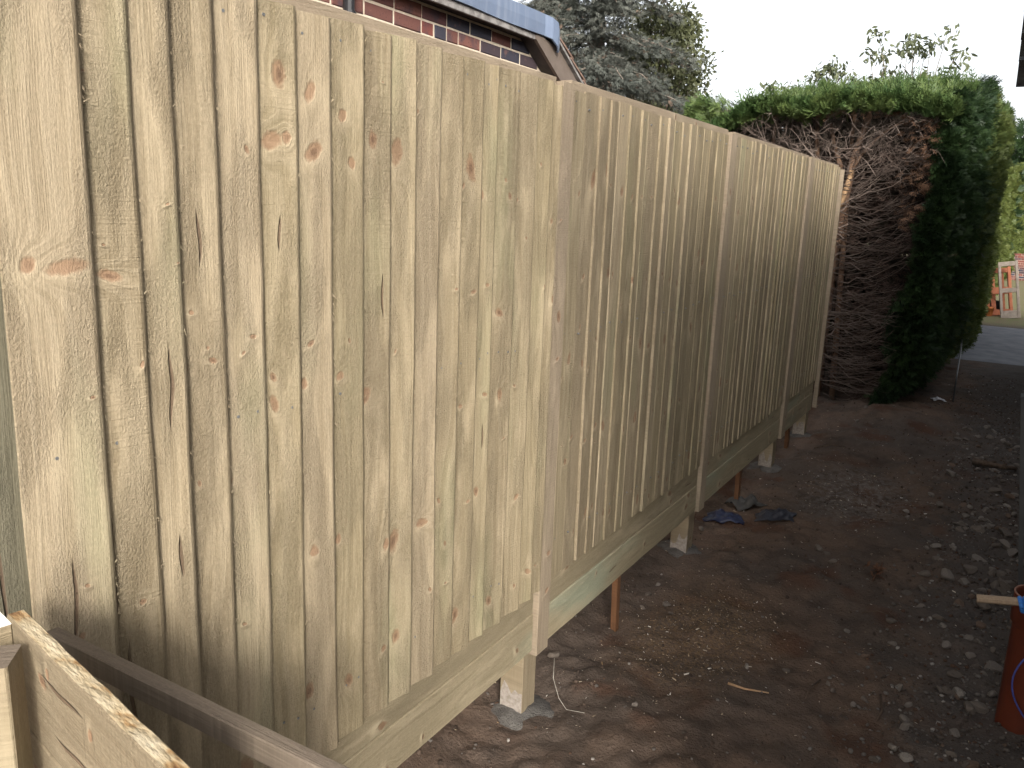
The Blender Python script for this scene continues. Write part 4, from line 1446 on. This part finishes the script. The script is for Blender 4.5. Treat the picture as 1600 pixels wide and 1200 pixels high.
# twiggy tangle near the top and at the left
for i in range(420):
    x0 = random.uniform(-2.75, -0.85); z0 = random.uniform(2.25, 2.88); y0 = random.uniform(8.72, 9.25)
    d = Vector((random.gauss(0.25 if x0 > -1.7 else -0.35, .6), random.uniform(-0.6, 0.1), random.gauss(0.35, .45)))
    L = random.uniform(0.10, 0.40)
    pts = hpath((x0, y0, z0), Vector((x0, y0, z0)) + d.normalized() * L, random.uniform(-.03, .03), 4, 0.012)
    for p in pts: p.z = min(p.z, 2.9)
    db.tube(pts, list(np.linspace(random.uniform(.0025, .005), 0.001, 5)), 3, False)
    for j in range(3):
        p = pts[random.randint(1, 3)]
        e1 = p + Vector((random.gauss(0, .06), random.uniform(-.07, .02), random.gauss(0.0, .06)))
        db.tube([p, e1], [0.0018, 0.001], 3, False)
o = db.build('dead_branches', M['deadtwig'], hedge)
o.location = -Vector(tuple(HO))
tag(o, kind='stuff')

# lower sunny hedge further along
hedge2 = thing('clipped_hedge', (-1.4, 24, 0), 'lower sunlit yellow-green hedge beyond the tall hedge', 'hedge')
HO2 = np.array([-1.4, 24, 0])
n = 9000
y = 14.6 + 40 * rng.random(n) ** 1.8


def hx2(y):
    return np.interp(y, [14, 20, 30, 40, 48, 55], [-0.50, -0.50, -0.36, -0.12, 0.35, 1.6])


def htop2(y):
    return 2.5 + 0.062 * np.clip(y - 15, 0, 30)


z = htop2(y) * rng.random(n)
x = hx2(y) - 0.10 * np.clip((z - 1.6), 0, 1) + 0.12 * fnoise(y, z, 0.8, 3, 81) - 0.15 * np.clip(0.4 - z, 0, .4) - np.abs(rng.normal(0, .05, n))
ax = np.stack([0.8 + 0 * x, -0.3 + rng.normal(0, .4, n), .3 + rng.normal(0, .45, n)], 1)
o = scatter(FR_S, np.stack([x, y, z], 1) - HO2, ax, rng.uniform(0.12, 0.20, n) * (1 + np.clip(y - 20, 0, 40) / 25), 'side_foliage', M['lowhedge'], hedge2); tag(o, kind='stuff')
n = 4500
y = 14.6 + 38 * rng.random(n) ** 1.5; x = hx2(y) - 1.7 * rng.random(n)
z = htop2(y) + 0.15 * fnoise(x, y, 1.0, 2, 83)
ax = np.stack([rng.normal(0, .4, n), -.3 + rng.normal(0, .3, n), 1 + 0 * x], 1)
o = scatter(FR_S, np.stack([x, y, z], 1) - HO2, ax, rng.uniform(0.12, 0.24, n), 'top_foliage', M['lowhedge'], hedge2); tag(o, kind='stuff')
for yy in (17, 20, 23, 26, 29, 32):
    b = MB(); b.tube([(-1.3 + 1.4, yy - 24, -0.1), (-1.3 + 1.4, yy - 24, 2.4)], [0.06, 0.03], 7)
    b.build('trunk', M['bark'], hedge2, smooth=True)

# ------------------------------------------------------------------ trees
def leaf_quad(asp=0.45):
    v = np.array([(0, 0, 0), (asp / 2, 0.5, 0.04), (0, 1, 0), (-asp / 2, 0.5, 0.04)])
    return (v, np.array([[0, 1, 2, 3]]))


LQ = [leaf_quad(0.45), leaf_quad(0.6)]

# blue-grey cedar
cedar = thing('cedar_tree', (-9.2, 18.5, 0), 'large grey-green cedar with drooping tufted branches behind the fence', 'tree')
CO = Vector((-9.2, 18.5, 0))
b = MB(); b.tube([(0, 0, -0.2), (0.1, 0, 2), (0.05, 0.1, 5), (0, 0, 9.5)], [0.38, 0.32, 0.22, 0.05], 10)
b.build('trunk', M['greybark'], cedar, smooth=True)
bt = MB()
P, A, S = [], [], []
for tier in np.arange(1.6, 9.0, 0.34):
    for kk in range(9):
        th_ = random.uniform(0, 2 * math.pi)
        L = max(0.5, 2.35 * (1 - max(0, tier - 5.0) / 5.5) * random.uniform(0.65, 1.15))
        if math.sin(th_) > 0.5: continue        # far side is hidden
        d = Vector((math.cos(th_), math.sin(th_), 0))
        pts = []
        for i in range(9):
            t_ = i / 8
            pts.append(Vector((0, 0, tier)) + d * L * t_ + Vector((0, 0, 0.35 * t_ * L * .5 - 0.75 * t_ * t_ * L * .5)) + Vector((random.gauss(0, .03), random.gauss(0, .03), random.gauss(0, .03))) * (i > 0))
        bt.tube(pts, list(np.linspace(0.05, 0.008, 9)), 4, False)
        side = d.cross(Vector((0, 0, 1)))
        for i in range(2, 9):
            t_ = i / 8
            for s_ in range(9):
                off = side * random.uniform(-1, 1) * 0.55 * (1.1 - t_ * .6) + Vector((0, 0, random.uniform(-0.14, 0.06)))
                p = pts[i] + off
                for q in range(5):
                    P.append(p + Vector((random.gauss(0, .10), random.gauss(0, .10), random.gauss(0, .05))))
                    A.append(d * random.uniform(0.4, 1) + side * random.uniform(-.8, .8) + Vector((0, 0, random.uniform(-0.75, 0.15))))
                    S.append(random.uniform(0.10, 0.24))
bt.build('branches', M['greybark'], cedar)
P = np.array([tuple(p) for p in P]); A = np.array([tuple(p) for p in A]); S = np.array(S)
sel = rng.random(len(P)) < 0.07
CF = [frond(4, 1.0, 0.55, 0.045, 0.35, 30 + s) for s in range(3)]
o = scatter(CF, P[~sel], A[~sel], S[~sel], 'crown', M['cedar'], cedar); tag(o, kind='stuff')
o = scatter(CF, P[sel], A[sel], S[sel] * .8, 'rust_tufts', M['cedar_rust'], cedar); tag(o, kind='stuff')

# broadleaf tree at its right
oak = thing('broadleaf_tree', (-8.3, 20.5, 0), 'olive green broadleaf tree just right of the grey cedar', 'tree')
b = MB()
b.tube([(0, 0, -.2), (0.05, 0, 1.5), (0, 0, 3.4), (-.1, 0, 6.0)], [0.22, 0.18, 0.12, 0.05], 8)
P, A, S = [], [], []
lb2 = MB()
for i in range(190):
    th_ = random.uniform(0, 2 * math.pi); ph_ = math.acos(random.uniform(-1, 1))
    rr = random.uniform(0.55, 1.0) ** 0.6
    c = Vector((-0.1 + 1.25 * rr * math.sin(ph_) * math.cos(th_), 1.2 * rr * math.sin(ph_) * math.sin(th_), 5.1 + 1.75 * rr * math.cos(ph_)))
    st = Vector((0, 0, random.uniform(2.6, 5.0)))
    lb2.tube([st, st.lerp(c, .5) + Vector((random.gauss(0, .1), random.gauss(0, .1), 0.1)), c], [0.03, 0.018, 0.006], 4, False)
    for q in range(80):
        v = Vector((random.gauss(0, .15), random.gauss(0, .15), random.gauss(0, .12)))
        P.append(c + v); A.append(v + Vector((0, 0, -0.05 + random.gauss(0, .15)))); S.append(random.uniform(0.09, 0.15))
b.build('trunk', M['greybark'], oak, smooth=True)
o = lb2.build('branches', M['greybark'], oak)
o = scatter(LQ, np.array([tuple(p) for p in P]), np.array([tuple(p) for p in A]) + 1e-4, np.array(S), 'crown', M['oak'], oak); tag(o, kind='stuff')

# loose shrub with drooping leaves above the hedge
bay = thing('leafy_shrub', (-1.9, 12.2, 0), 'sparse shrub with bunches of drooping leaves rising above the hedge top', 'shrub')
BO = Vector((-1.9, 12.2, 0))
clus = [(-1.92, 4.2), (-1.62, 4.13), (-1.45, 4.02), (-1.36, 3.99), (-2.02, 3.98), (-1.85, 3.96), (-1.02, 4.02), (-0.97, 3.86), (-1.77, 3.77), (-1.63, 3.74), (-1.53, 3.93), (-2.54, 3.91), (-2.41, 3.88), (-2.66, 3.72), (-2.57, 3.74), (-2.46, 3.78), (-2.31, 3.73), (-2.18, 3.67), (-2.05, 3.66), (-1.94, 3.66), (-1.12, 3.67), (-1.39, 3.68), (-1.29, 3.65), (-3.34, 3.64), (-3.03, 3.64), (-2.37, 3.60), (-1.54, 4.15), (-1.12, 4.14), (-1.29, 4.01), (-1.7, 3.66), (-2.5, 3.64), (-3.2, 3.6), (-1.2, 3.72)]
stems = MB()
P, A, S = [], [], []
roots = [Vector((-2.45, 12.2, 3.0)), Vector((-1.75, 12.2, 3.0)), Vector((-1.45, 12.2, 3.0)), Vector((-3.15, 12.2, 2.9))]
for rt in roots:
    stems.tube([Vector((-1.9 + (rt.x + 1.9) * .3, 12.2, -0.1)) - BO, Vector((-1.9 + (rt.x + 1.9) * .6, 12.2, 1.6)) - BO, rt - BO], [0.03, 0.022, 0.012], 6)
for cx, cz in clus:
    yy = 12.2 + random.uniform(-0.35, 0.35)
    rt = min(roots, key=lambda r_: abs(r_.x - cx) + random.uniform(0, .25))
    c = Vector((cx, yy, cz)) * 1.0
    mid = rt.lerp(c, 0.55) + Vector((random.gauss(0, .04), 0, -0.06))
    stems.tube([rt - BO, mid - BO, c - BO], [0.010, 0.006, 0.003], 5)
    for q in range(random.randint(20, 32)):
        d = Vector((random.gauss(0, .5), random.gauss(0, .5), random.uniform(-1.1, 0.1)))
        P.append(c - BO + Vector((random.gauss(0, .06), random.gauss(0, .06), random.gauss(0, .05)))); A.append(d); S.append(random.uniform(0.06, 0.11))
stems.build('stems', M['greybark'], bay)
BL = [(np.array([(0, 0, 0), (0.2, 0.4, 0.05), (0.13, 0.8, -0.03), (0, 1, -0.12), (-0.13, 0.8, -0.03), (-0.2, 0.4, 0.05)]), np.array([[0, 1, 2, 3], [0, 3, 4, 5]]))]
o = scatter(BL, np.array([tuple(p) for p in P]), np.array([tuple(p) for p in A]), np.array(S), 'leaves', M['bay'], bay); tag(o, kind='stuff')

# dark bush beyond, and a tree line closing the view
def bush(name, loc, rx, ry, rz, n, mat, label, cat, sc=(0.2, 0.4)):
    t_ = thing(name, loc, label, cat)
    th_ = rng.random(n) * 2 * np.pi; u = rng.uniform(-0.55, 1, n); rr = rng.uniform(0.75, 1.0, n) * (1 + 0.35 * fnoise(th_ * 2, u * 2, 1.1, 3, 91))
    s_ = np.sqrt(1 - np.clip(u, -1, 1) ** 2)
    pos = np.stack([rx * rr * s_ * np.cos(th_), ry * rr * s_ * np.sin(th_), rz + rz * rr * u * 0.98], 1)
    pos[:, 2] = np.maximum(pos[:, 2], 0.02)
    ax = pos - np.array([0, 0, rz * .8]); ax = ax / (np.linalg.norm(ax, axis=1, keepdims=True) + 1e-6) + rng.normal(0, .5, (n, 3)) + np.array([0, 0, .3])
    o = scatter(FR_S, pos, ax, rng.uniform(sc[0], sc[1], n), 'crown', mat, t_); tag(o, kind='stuff')
    b = MB(); b.tube([(0, 0, -.1), (0, 0, rz)], [0.12, 0.06], 7); b.build('trunk', M['bark'], t_, smooth=True)
    return t_


bush('conifer_bush', (-2.3, 30.0, 0), 2.0, 1.6, 2.75, 3200, M['hedge'], 'dark green conifer bush rising behind the sunlit low hedge', 'bush', (0.15, 0.3))
bush('garden_tree', (2.5, 52, 0), 5.0, 4.0, 3.6, 4000, M['hedge'], 'dark green round tree at the far end of the path', 'tree', (0.35, 0.7))

# low brick wall and rubble at the far end
lw = thing('garden_wall', (0.6, 33.0, 0), 'low weathered red brick wall at the far end of the path', 'wall')
lb3 = MB()
wbm = pymesh('brick', *(lambda m_: (m_.v, m_.f))(MB().box((-0.107, -0.05, -0.033), (0.107, 0.05, 0.033))))
wbm.materials.append(M['brick'])
MB_core = MB(); MB_core.box((-1.2, -0.04, -0.05), (3.0, 0.04, 0.89))
cw = MB_core.build('core', M['mortar'], lw)
for rr in range(12):
    for cc in range(18):
        o = link('brick', wbm); o.parent = lw
        o.location = (-1.15 + cc * 0.2255 + (0.11 if rr % 2 else 0) + random.uniform(-.004, .004), random.uniform(-.006, .006), 0.035 + rr * 0.0755)

# ------------------------------------------------------------------ pallets and pots on the far ground
pal = thing('grey_pallet', (0.06, 19.45, 0), 'weathered grey timber frame leaning upright on the rough ground', 'pallet')
m_wg = simple('weathered_grey_timber', (0.20, 0.165, 0.135), (0.29, 0.245, 0.21), 12, 0.9, 0.4)
m_or = simple('orange_stained_timber', (0.24, 0.075, 0.036), (0.30, 0.11, 0.058), 9, 0.8, 0.3)
LN = 1.16


def pallet_parts(root, mat, w, L, bars, rail_w=0.05, slat=None, slm=None):
    for s_ in (-1, 1):
        b = MB(); b.box((s_ * w / 2 - rail_w / 2, -0.02, 0), (s_ * w / 2 + rail_w / 2, 0.04, L)); b.build('side_rail', mat, root, bevel=.004)
    for z0, hh in bars:
        b = MB(); b.box((-w / 2 + rail_w / 2 + .001, -0.018, z0), (w / 2 - rail_w / 2 - .001, 0.035, z0 + hh)); b.build('cross_bar', mat, root, bevel=.004)
    if slat:
        for x0, x1 in slat:
            b = MB(); b.box((x0, 0.042, 0.04), (x1, 0.062, L - 0.05)); b.build('slat', slm or mat, root, bevel=.002)


pallet_parts(pal, m_wg, 0.30, LN, ((0.0, 0.16), (0.53, 0.09), (LN - 0.09, 0.09)))
pal.rotation_euler = (R_(-12), R_(-9), R_(8))
pal2 = thing('orange_pallet', (-0.13, 19.75, 0), 'orange-red timber pallet standing behind the grey frame', 'pallet')
pallet_parts(pal2, m_or, 0.42, 1.02, ((0.02, 0.12), (0.46, 0.14), (0.90, 0.10)), 0.06, ((-0.14, -0.05), (0.02, 0.12)), m_or)
pal2.rotation_euler = (R_(-14), R_(-7), R_(18))
pot = thing('plant_pot', (-0.335, 19.6, 0), 'small bright orange pot lying beside the pallets', 'pot')
n = 16
v, f = [], []
for r_, z in ((0.06, 0.0), (0.085, 0.15), (0.095, 0.15), (0.095, 0.185), (0.08, 0.185), (0.06, 0.03)):
    for a in range(n): v.append((r_ * math.cos(2 * math.pi * a / n), r_ * math.sin(2 * math.pi * a / n), z))
for i in range(5):
    for a in range(n): f.append((i * n + a, i * n + (a + 1) % n, (i + 1) * n + (a + 1) % n, (i + 1) * n + a))
f.append(tuple(5 * n + a for a in range(n)))
link('pot_body', pymesh('pot_body', v, f, True), simple('orange_pot', (0.38, 0.125, 0.035), (0.33, 0.10, 0.03), 10, 0.6, 0), pot)
ck = thing('black_crate', (-0.30, 20.1, 0), 'dark plastic crate half hidden behind the orange pot', 'crate')
for (lo, hi) in (((-0.2, -0.13, 0), (0.2, 0.13, 0.015)), ((-0.2, -0.13, 0.016), (0.2, -0.118, 0.28)), ((-0.2, 0.118, 0.016), (0.2, 0.13, 0.28)), ((-0.2, -0.117, 0.016), (-0.188, 0.117, 0.28)), ((0.188, -0.117, 0.016), (0.2, 0.117, 0.28))):
    b = MB(); b.box(lo, hi); b.build('panel', M['black'], ck)

# thin bent rod by the hedge foot
rd = MB(); rd.tube([(-0.36, 9.6, gz(-.36, 9.6) - .02), (-0.40, 10.6, 0.18), (-0.43, 11.4, 0.36), (-0.47, 12.0, 0.62), (-0.50, 12.3, 0.95)], [0.006, 0.008, 0.009, 0.008, 0.005], 6)
o = rd.build('bent_stem', M['black'], smooth=True)
tag(o, 'thin dark stem bending up along the foot of the green hedge', 'stem')

# ------------------------------------------------------------------ tarp and rags under the fence
def cloth(name, cx, cy, sx, sy, hgt, mat, label, cat, seed, rot=0.0):
    n1, n2 = 22, 12
    v, f = [], []
    ca, sa = math.cos(rot), math.sin(rot)
    for i in range(n1):
        for j in range(n2):
            u_ = i / (n1 - 1) * 2 - 1; w_ = j / (n2 - 1) * 2 - 1
            edge = 1 + 0.35 * vnoise(np.array([u_ * 2 + seed]), np.array([w_ * 2]), seed)[0]
            lx, ly = u_ * sx * edge, w_ * sy * edge
            X, Y = cx + lx * ca - ly * sa, cy + lx * sa + ly * ca
            fall = max(0, 1 - (u_ * u_ + w_ * w_) * 0.6)
            z = gz(X, Y) + 0.006 + fall * hgt * (0.5 + 0.9 * abs(fnoise(np.array([u_ * 1.4 + seed]), np.array([w_ * 2.2]), 1.2, 3, seed)[0]) * 2)
            v.append((X, Y, z))
    for i in range(n1 - 1):
        for j in range(n2 - 1):
            a = i * n2 + j
            f.append((a, a + n2, a + n2 + 1, a + 1))
    o = link(name, pymesh(name, v, f, True), mat)
    md = o.modifiers.new('thickness', 'SOLIDIFY'); md.thickness = 0.004
    return tag(o, label, cat)


cloth('plastic_sheet', -1.37, 5.00, 0.12, 0.10, 0.04, M['tarp'], 'crumpled dark blue plastic sheet beside the second fence post', 'sheet', 3, 0.35)
cloth('black_plastic', -1.08, 5.12, 0.12, 0.07, 0.05, M['blackrag'], 'flat black plastic scrap right of the blue sheet', 'scrap', 9, 0.2)
cloth('grey_cloth', -1.34, 5.34, 0.10, 0.10, 0.07, M['greyrag'], 'grey crumpled cloth behind the blue sheet under the fence', 'cloth', 14, 0.8)
cloth('plastic_scrap', -0.50, 9.65, 0.06, 0.06, 0.03, M['bright_chip'], 'small shiny white plastic scrap near the hedge foot', 'scrap', 21, 0.3)

# ------------------------------------------------------------------ stones, grit, chips, twigs
def rock(seed, flat=0.6):
    r = random.Random(seed)
    bm = bmesh.new()
    bmesh.ops.create_icosphere(bm, subdivisions=2, radius=1.0)
    planes = [(Vector((r.gauss(0, 1), r.gauss(0, 1), r.gauss(0, 1))).normalized(), r.uniform(0.45, 0.85)) for _ in range(9)]
    st = (r.uniform(0.8, 1.25), r.uniform(0.65, 1.0), r.uniform(0.45, 0.75))
    for v_ in bm.verts:
        for nn, dd in planes:
            e_ = v_.co.dot(nn) - dd
            if e_ > 0: v_.co -= nn * e_
        v_.co = Vector((v_.co.x * st[0], v_.co.y * st[1], v_.co.z * st[2])) + Vector((r.gauss(0, .03), r.gauss(0, .03), r.gauss(0, .03)))
    me = bpy.data.meshes.new('stone')
    bm.to_mesh(me); bm.free()
    me.materials.append(M['stone'])
    return me


ROCKS = [rock(s) for s in range(10)]
spots = [(-1.47, 2.89, .032), (-1.02, 2.72, .016), (-0.24, 4.41, .03), (0.06, 5.05, .055), (-0.08, 4.75, .045), (0.0, 4.74, .04), (0.16, 4.92, .045), (0.19, 4.76, .05), (-0.16, 4.26, .032), (-0.74, 3.27, .022), (-0.59, 3.34, .024), (-1.36, 3.83, .022), (-1.25, 3.65, .024), (-0.32, 3.62, .022), (-0.03, 3.94, .03), (0.1, 4.09, .035), (-0.43, 3.84, .02), (-1.34, 3.58, .018), (-1.37, 3.73, .022), (-0.74, 4.74, .03), (-0.69, 4.71, .022), (-0.63, 4.55, .025), (-0.1, 3.21, .022), (0.05, 3.07, .025), (-0.3, 3.2, .018), (-0.39, 3.27, .018), (-0.12, 3.2, .026), (-0.18, 2.89, .02), (-1.19, 3.57, .018), (-1.42, 4.7, .03), (-0.35, 4.96, .025), (-0.48, 5.68, .022), (-0.06, 5.59, .04), (0.06, 6.09, .045), (0.18, 5.41, .05), (-0.15, 4.95, .03), (-0.18, 4.54, .035), (0.0, 4.41, .04), (0.16, 3.88, .045), (0.01, 3.55, .035), (-0.73, 4.53, .02)]
while len(spots) < 300:
    q = random.random()
    if q < 0.78:
        yy = random.uniform(2.9, 8.5); xx = min(0.36, random.gauss(0.16, 0.20))
        s_ = random.uniform(0.016, 0.034) * (1.45 if random.random() < .25 else 1)
    elif q < 0.88:
        yy = random.uniform(2.7, 6.0); xx = random.uniform(-1.3, 0.2); s_ = random.uniform(0.005, 0.013)
    else:
        yy = random.uniform(5.5, 10.5); xx = random.uniform(-1.2, 0.25); s_ = random.uniform(0.012, 0.028)
    if (xx + 0.39 - 0.0) < 0 and abs(xx - FX) < .05: continue
    if (Vector((xx, yy, 0)) - Vector((pc.x, pc.y, 0))).length < 0.12: continue
    spots.append((xx, yy, s_))
for i, (xx, yy, s_) in enumerate(spots):
    o = link('stone', random.choice(ROCKS)); o.parent = ground
    o.location = (xx, yy, gz(xx, yy) + s_ * random.uniform(0.05, 0.35))
    o.scale = (s_, s_ * random.uniform(.8, 1.1), s_)
    o.rotation_euler = (random.gauss(0, .3), random.gauss(0, .3), random.uniform(0, 6.28))


def small_bases(k, kind):
    out = []
    for s in range(k):
        r = random.Random(100 + s)
        if kind == 'rock':
            bm = bmesh.new(); bmesh.ops.create_icosphere(bm, subdivisions=1, radius=1.0)
            v = np.array([(q_.co.x * r.uniform(.8, 1.2), q_.co.y * r.uniform(.6, 1.0), q_.co.z * r.uniform(.4, .7)) for q_ in bm.verts])
            f = np.array([[q_.index for q_ in p_.verts] for p_ in bm.faces]); bm.free()
        else:
            l, w_, h_ = r.uniform(.8, 1.2), r.uniform(.15, .4), r.uniform(.05, .12)
            v = np.array([(-w_, -l, 0), (w_, -l * .9, 0), (w_ * .8, l, .15), (-w_ * .9, l * .85, .1), (-w_, -l, h_), (w_, -l * .9, h_), (w_ * .8, l, h_ + .15), (-w_ * .9, l * .85, h_ + .1)])
            f = np.array([(0, 3, 2, 1), (4, 5, 6, 7), (0, 1, 5, 4), (1, 2, 6, 5), (2, 3, 7, 6), (3, 0, 4, 7)])
        out.append((v, f))
    return out


n = 9000
yy = 2.0 + 9.5 * rng.random(n) ** 1.3
xx = np.where(rng.random(n) < 0.82, rng.normal(0.14, 0.26, n), rng.uniform(-1.7, 0.3, n))
xx = np.clip(xx, -1.75, 0.6)
s_ = 0.0025 + 0.009 * rng.random(n) ** 3 + 0.0025 * (xx > -.3)
pos = np.stack([xx, yy, ground_h(xx, yy) + s_ * 0.25], 1)
ax = np.stack([rng.normal(0, 1, n), rng.normal(0, 1, n), rng.normal(0, .25, n)], 1)
up = np.tile(np.array([[0., 0., 1.]]), (n, 1)) + rng.normal(0, .25, (n, 3))
o = scatter(small_bases(5, 'rock'), pos, ax, s_, 'grit', M['grit'], ground, up); tag(o, kind='stuff')
n = 9000
yy = 1.9 + 8.5 * rng.random(n) ** 1.4
xx = rng.uniform(-1.75, 0.4, n)
keep = fnoise(xx, yy, 1.7, 3, 101) > -0.12
xx, yy = xx[keep], yy[keep]; n = len(xx)
s_ = 0.002 + 0.011 * rng.random(n) ** 4
pos = np.stack([xx, yy, ground_h(xx, yy) + s_ * 0.15], 1)
o = scatter(small_bases(5, 'rock'), pos, np.stack([rng.normal(0, 1, n), rng.normal(0, 1, n), rng.normal(0, .25, n)], 1), s_, 'soil_crumbs', M['crumb'], ground); tag(o, kind='stuff')
n = 1700
k1 = rng.random(n)
xx = np.where(k1 < 0.35, rng.normal(-1.0, .22, n), np.where(k1 < 0.6, rng.normal(-0.75, .3, n), rng.uniform(-1.7, .3, n)))
yy = np.where(k1 < 0.35, rng.normal(3.45, .35, n), np.where(k1 < 0.6, rng.normal(6.0, .55, n), 2.0 + 8 * rng.random(n)))
s_ = rng.uniform(0.0018, 0.0055, n) * (1 + 1.2 * (rng.random(n) < .06))
pos = np.stack([xx, yy, ground_h(xx, yy) + 0.002], 1)
ax = np.stack([rng.normal(0, 1, n), rng.normal(0, 1, n), rng.normal(0, .15, n)], 1)
up = np.tile(np.array([[0., 0., 1.]]), (n, 1)) + rng.normal(0, .2, (n, 3))
o = scatter(small_bases(5, 'chip'), pos, ax, s_, 'wood_chips', M['chips'], ground, up); tag(o, kind='stuff')


def twig(name, pts, r, mat, label, cat='twig', group=None, forks=0):
    b = MB()
    P_ = [Vector((x_, y_, gz(x_, y_) + h_)) for x_, y_, h_ in pts]
    b.tube(P_, list(np.linspace(r, r * .5, len(P_))), 6)
    for k_ in range(forks):
        p_ = P_[1 + k_ % (len(P_) - 1)]
        b.tube([p_, p_ + Vector((random.uniform(-.06, .06), random.uniform(-.05, .05), random.uniform(0, .02)))], [r * .6, r * .3], 5)
    o = b.build(name, mat, smooth=True)
    return tag(o, label, cat, group)


twig('twig', [(-0.76, 3.07, .006), (-0.69, 3.06, .012), (-0.60, 3.085, .006)], 0.006, M['palebark'], 'orange-brown splinter of wood on the soil in front', 'twig', None)
twig('twig', [(-0.40, 4.05, .006), (-0.33, 4.05, .02), (-0.26, 4.07, .008)], 0.0035, M['twig'], 'thin grey twig on the dark soil left of the pale stones', 'twig', None, 2)
twig('pale_root', [(-1.40, 2.76, .07), (-1.36, 2.68, .05), (-1.30, 2.62, .02), (-1.25, 2.59, .008), (-1.17, 2.585, .006)], 0.0019, M['whitetwig'], 'curved white root lying beside the nearest post', 'root')
twig('twig', [(-1.2, 6.84, .01), (-1.08, 6.9, .02), (-0.98, 6.97, .01)], 0.006, M['twig'], 'long dark twig on the soil near the last fence bay', 'twig', None, 2)
twig('twig', [(-0.45, 3.33, .006), (-0.47, 3.22, .012), (-0.47, 3.14, .006)], 0.004, M['twig'], 'short upright-lying grey twig near the small white stones', 'twig')
twig('twig', [(-0.22, 3.32, .006), (-0.2, 3.24, .012), (-0.21, 3.17, .006)], 0.005, M['twig'], 'short bent brown twig in the middle of the front soil', 'twig')
twig('root_log', [(-0.06, 7.2, .03), (0.03, 7.12, .05), (0.12, 7.14, .04), (0.22, 7.21, .03)], 0.03, M['twig'], 'dark root stump lying across the rubble at right', 'root', None, 5)
# rusty clump of dry leaves
b = MB()
for i in range(26):
    c = Vector((-0.40 + random.gauss(0, .025), 4.52 + random.gauss(0, .04), gz(-.40, 4.52) + random.uniform(0.005, .05)))
    d = Vector((random.gauss(0, 1), random.gauss(0, 1), random.uniform(-.3, .8))).normalized() * random.uniform(.02, .05)
    s2 = d.cross(Vector((random.gauss(0, 1), random.gauss(0, 1), random.gauss(0, 1)))).normalized() * random.uniform(.006, .014)
    b.add([c - d, c + s2, c + d, c - s2 + Vector((0, 0, .004))], [(0, 1, 2), (0, 2, 3)])
o = b.build('dry_leaf_clump', simple('rusty_leaf', (0.07, 0.03, 0.016), (0.12, 0.06, 0.033), 30, 0.9, 0.3))
tag(o, 'rust brown clump of dry leaves on the dark soil', 'leaf clump')
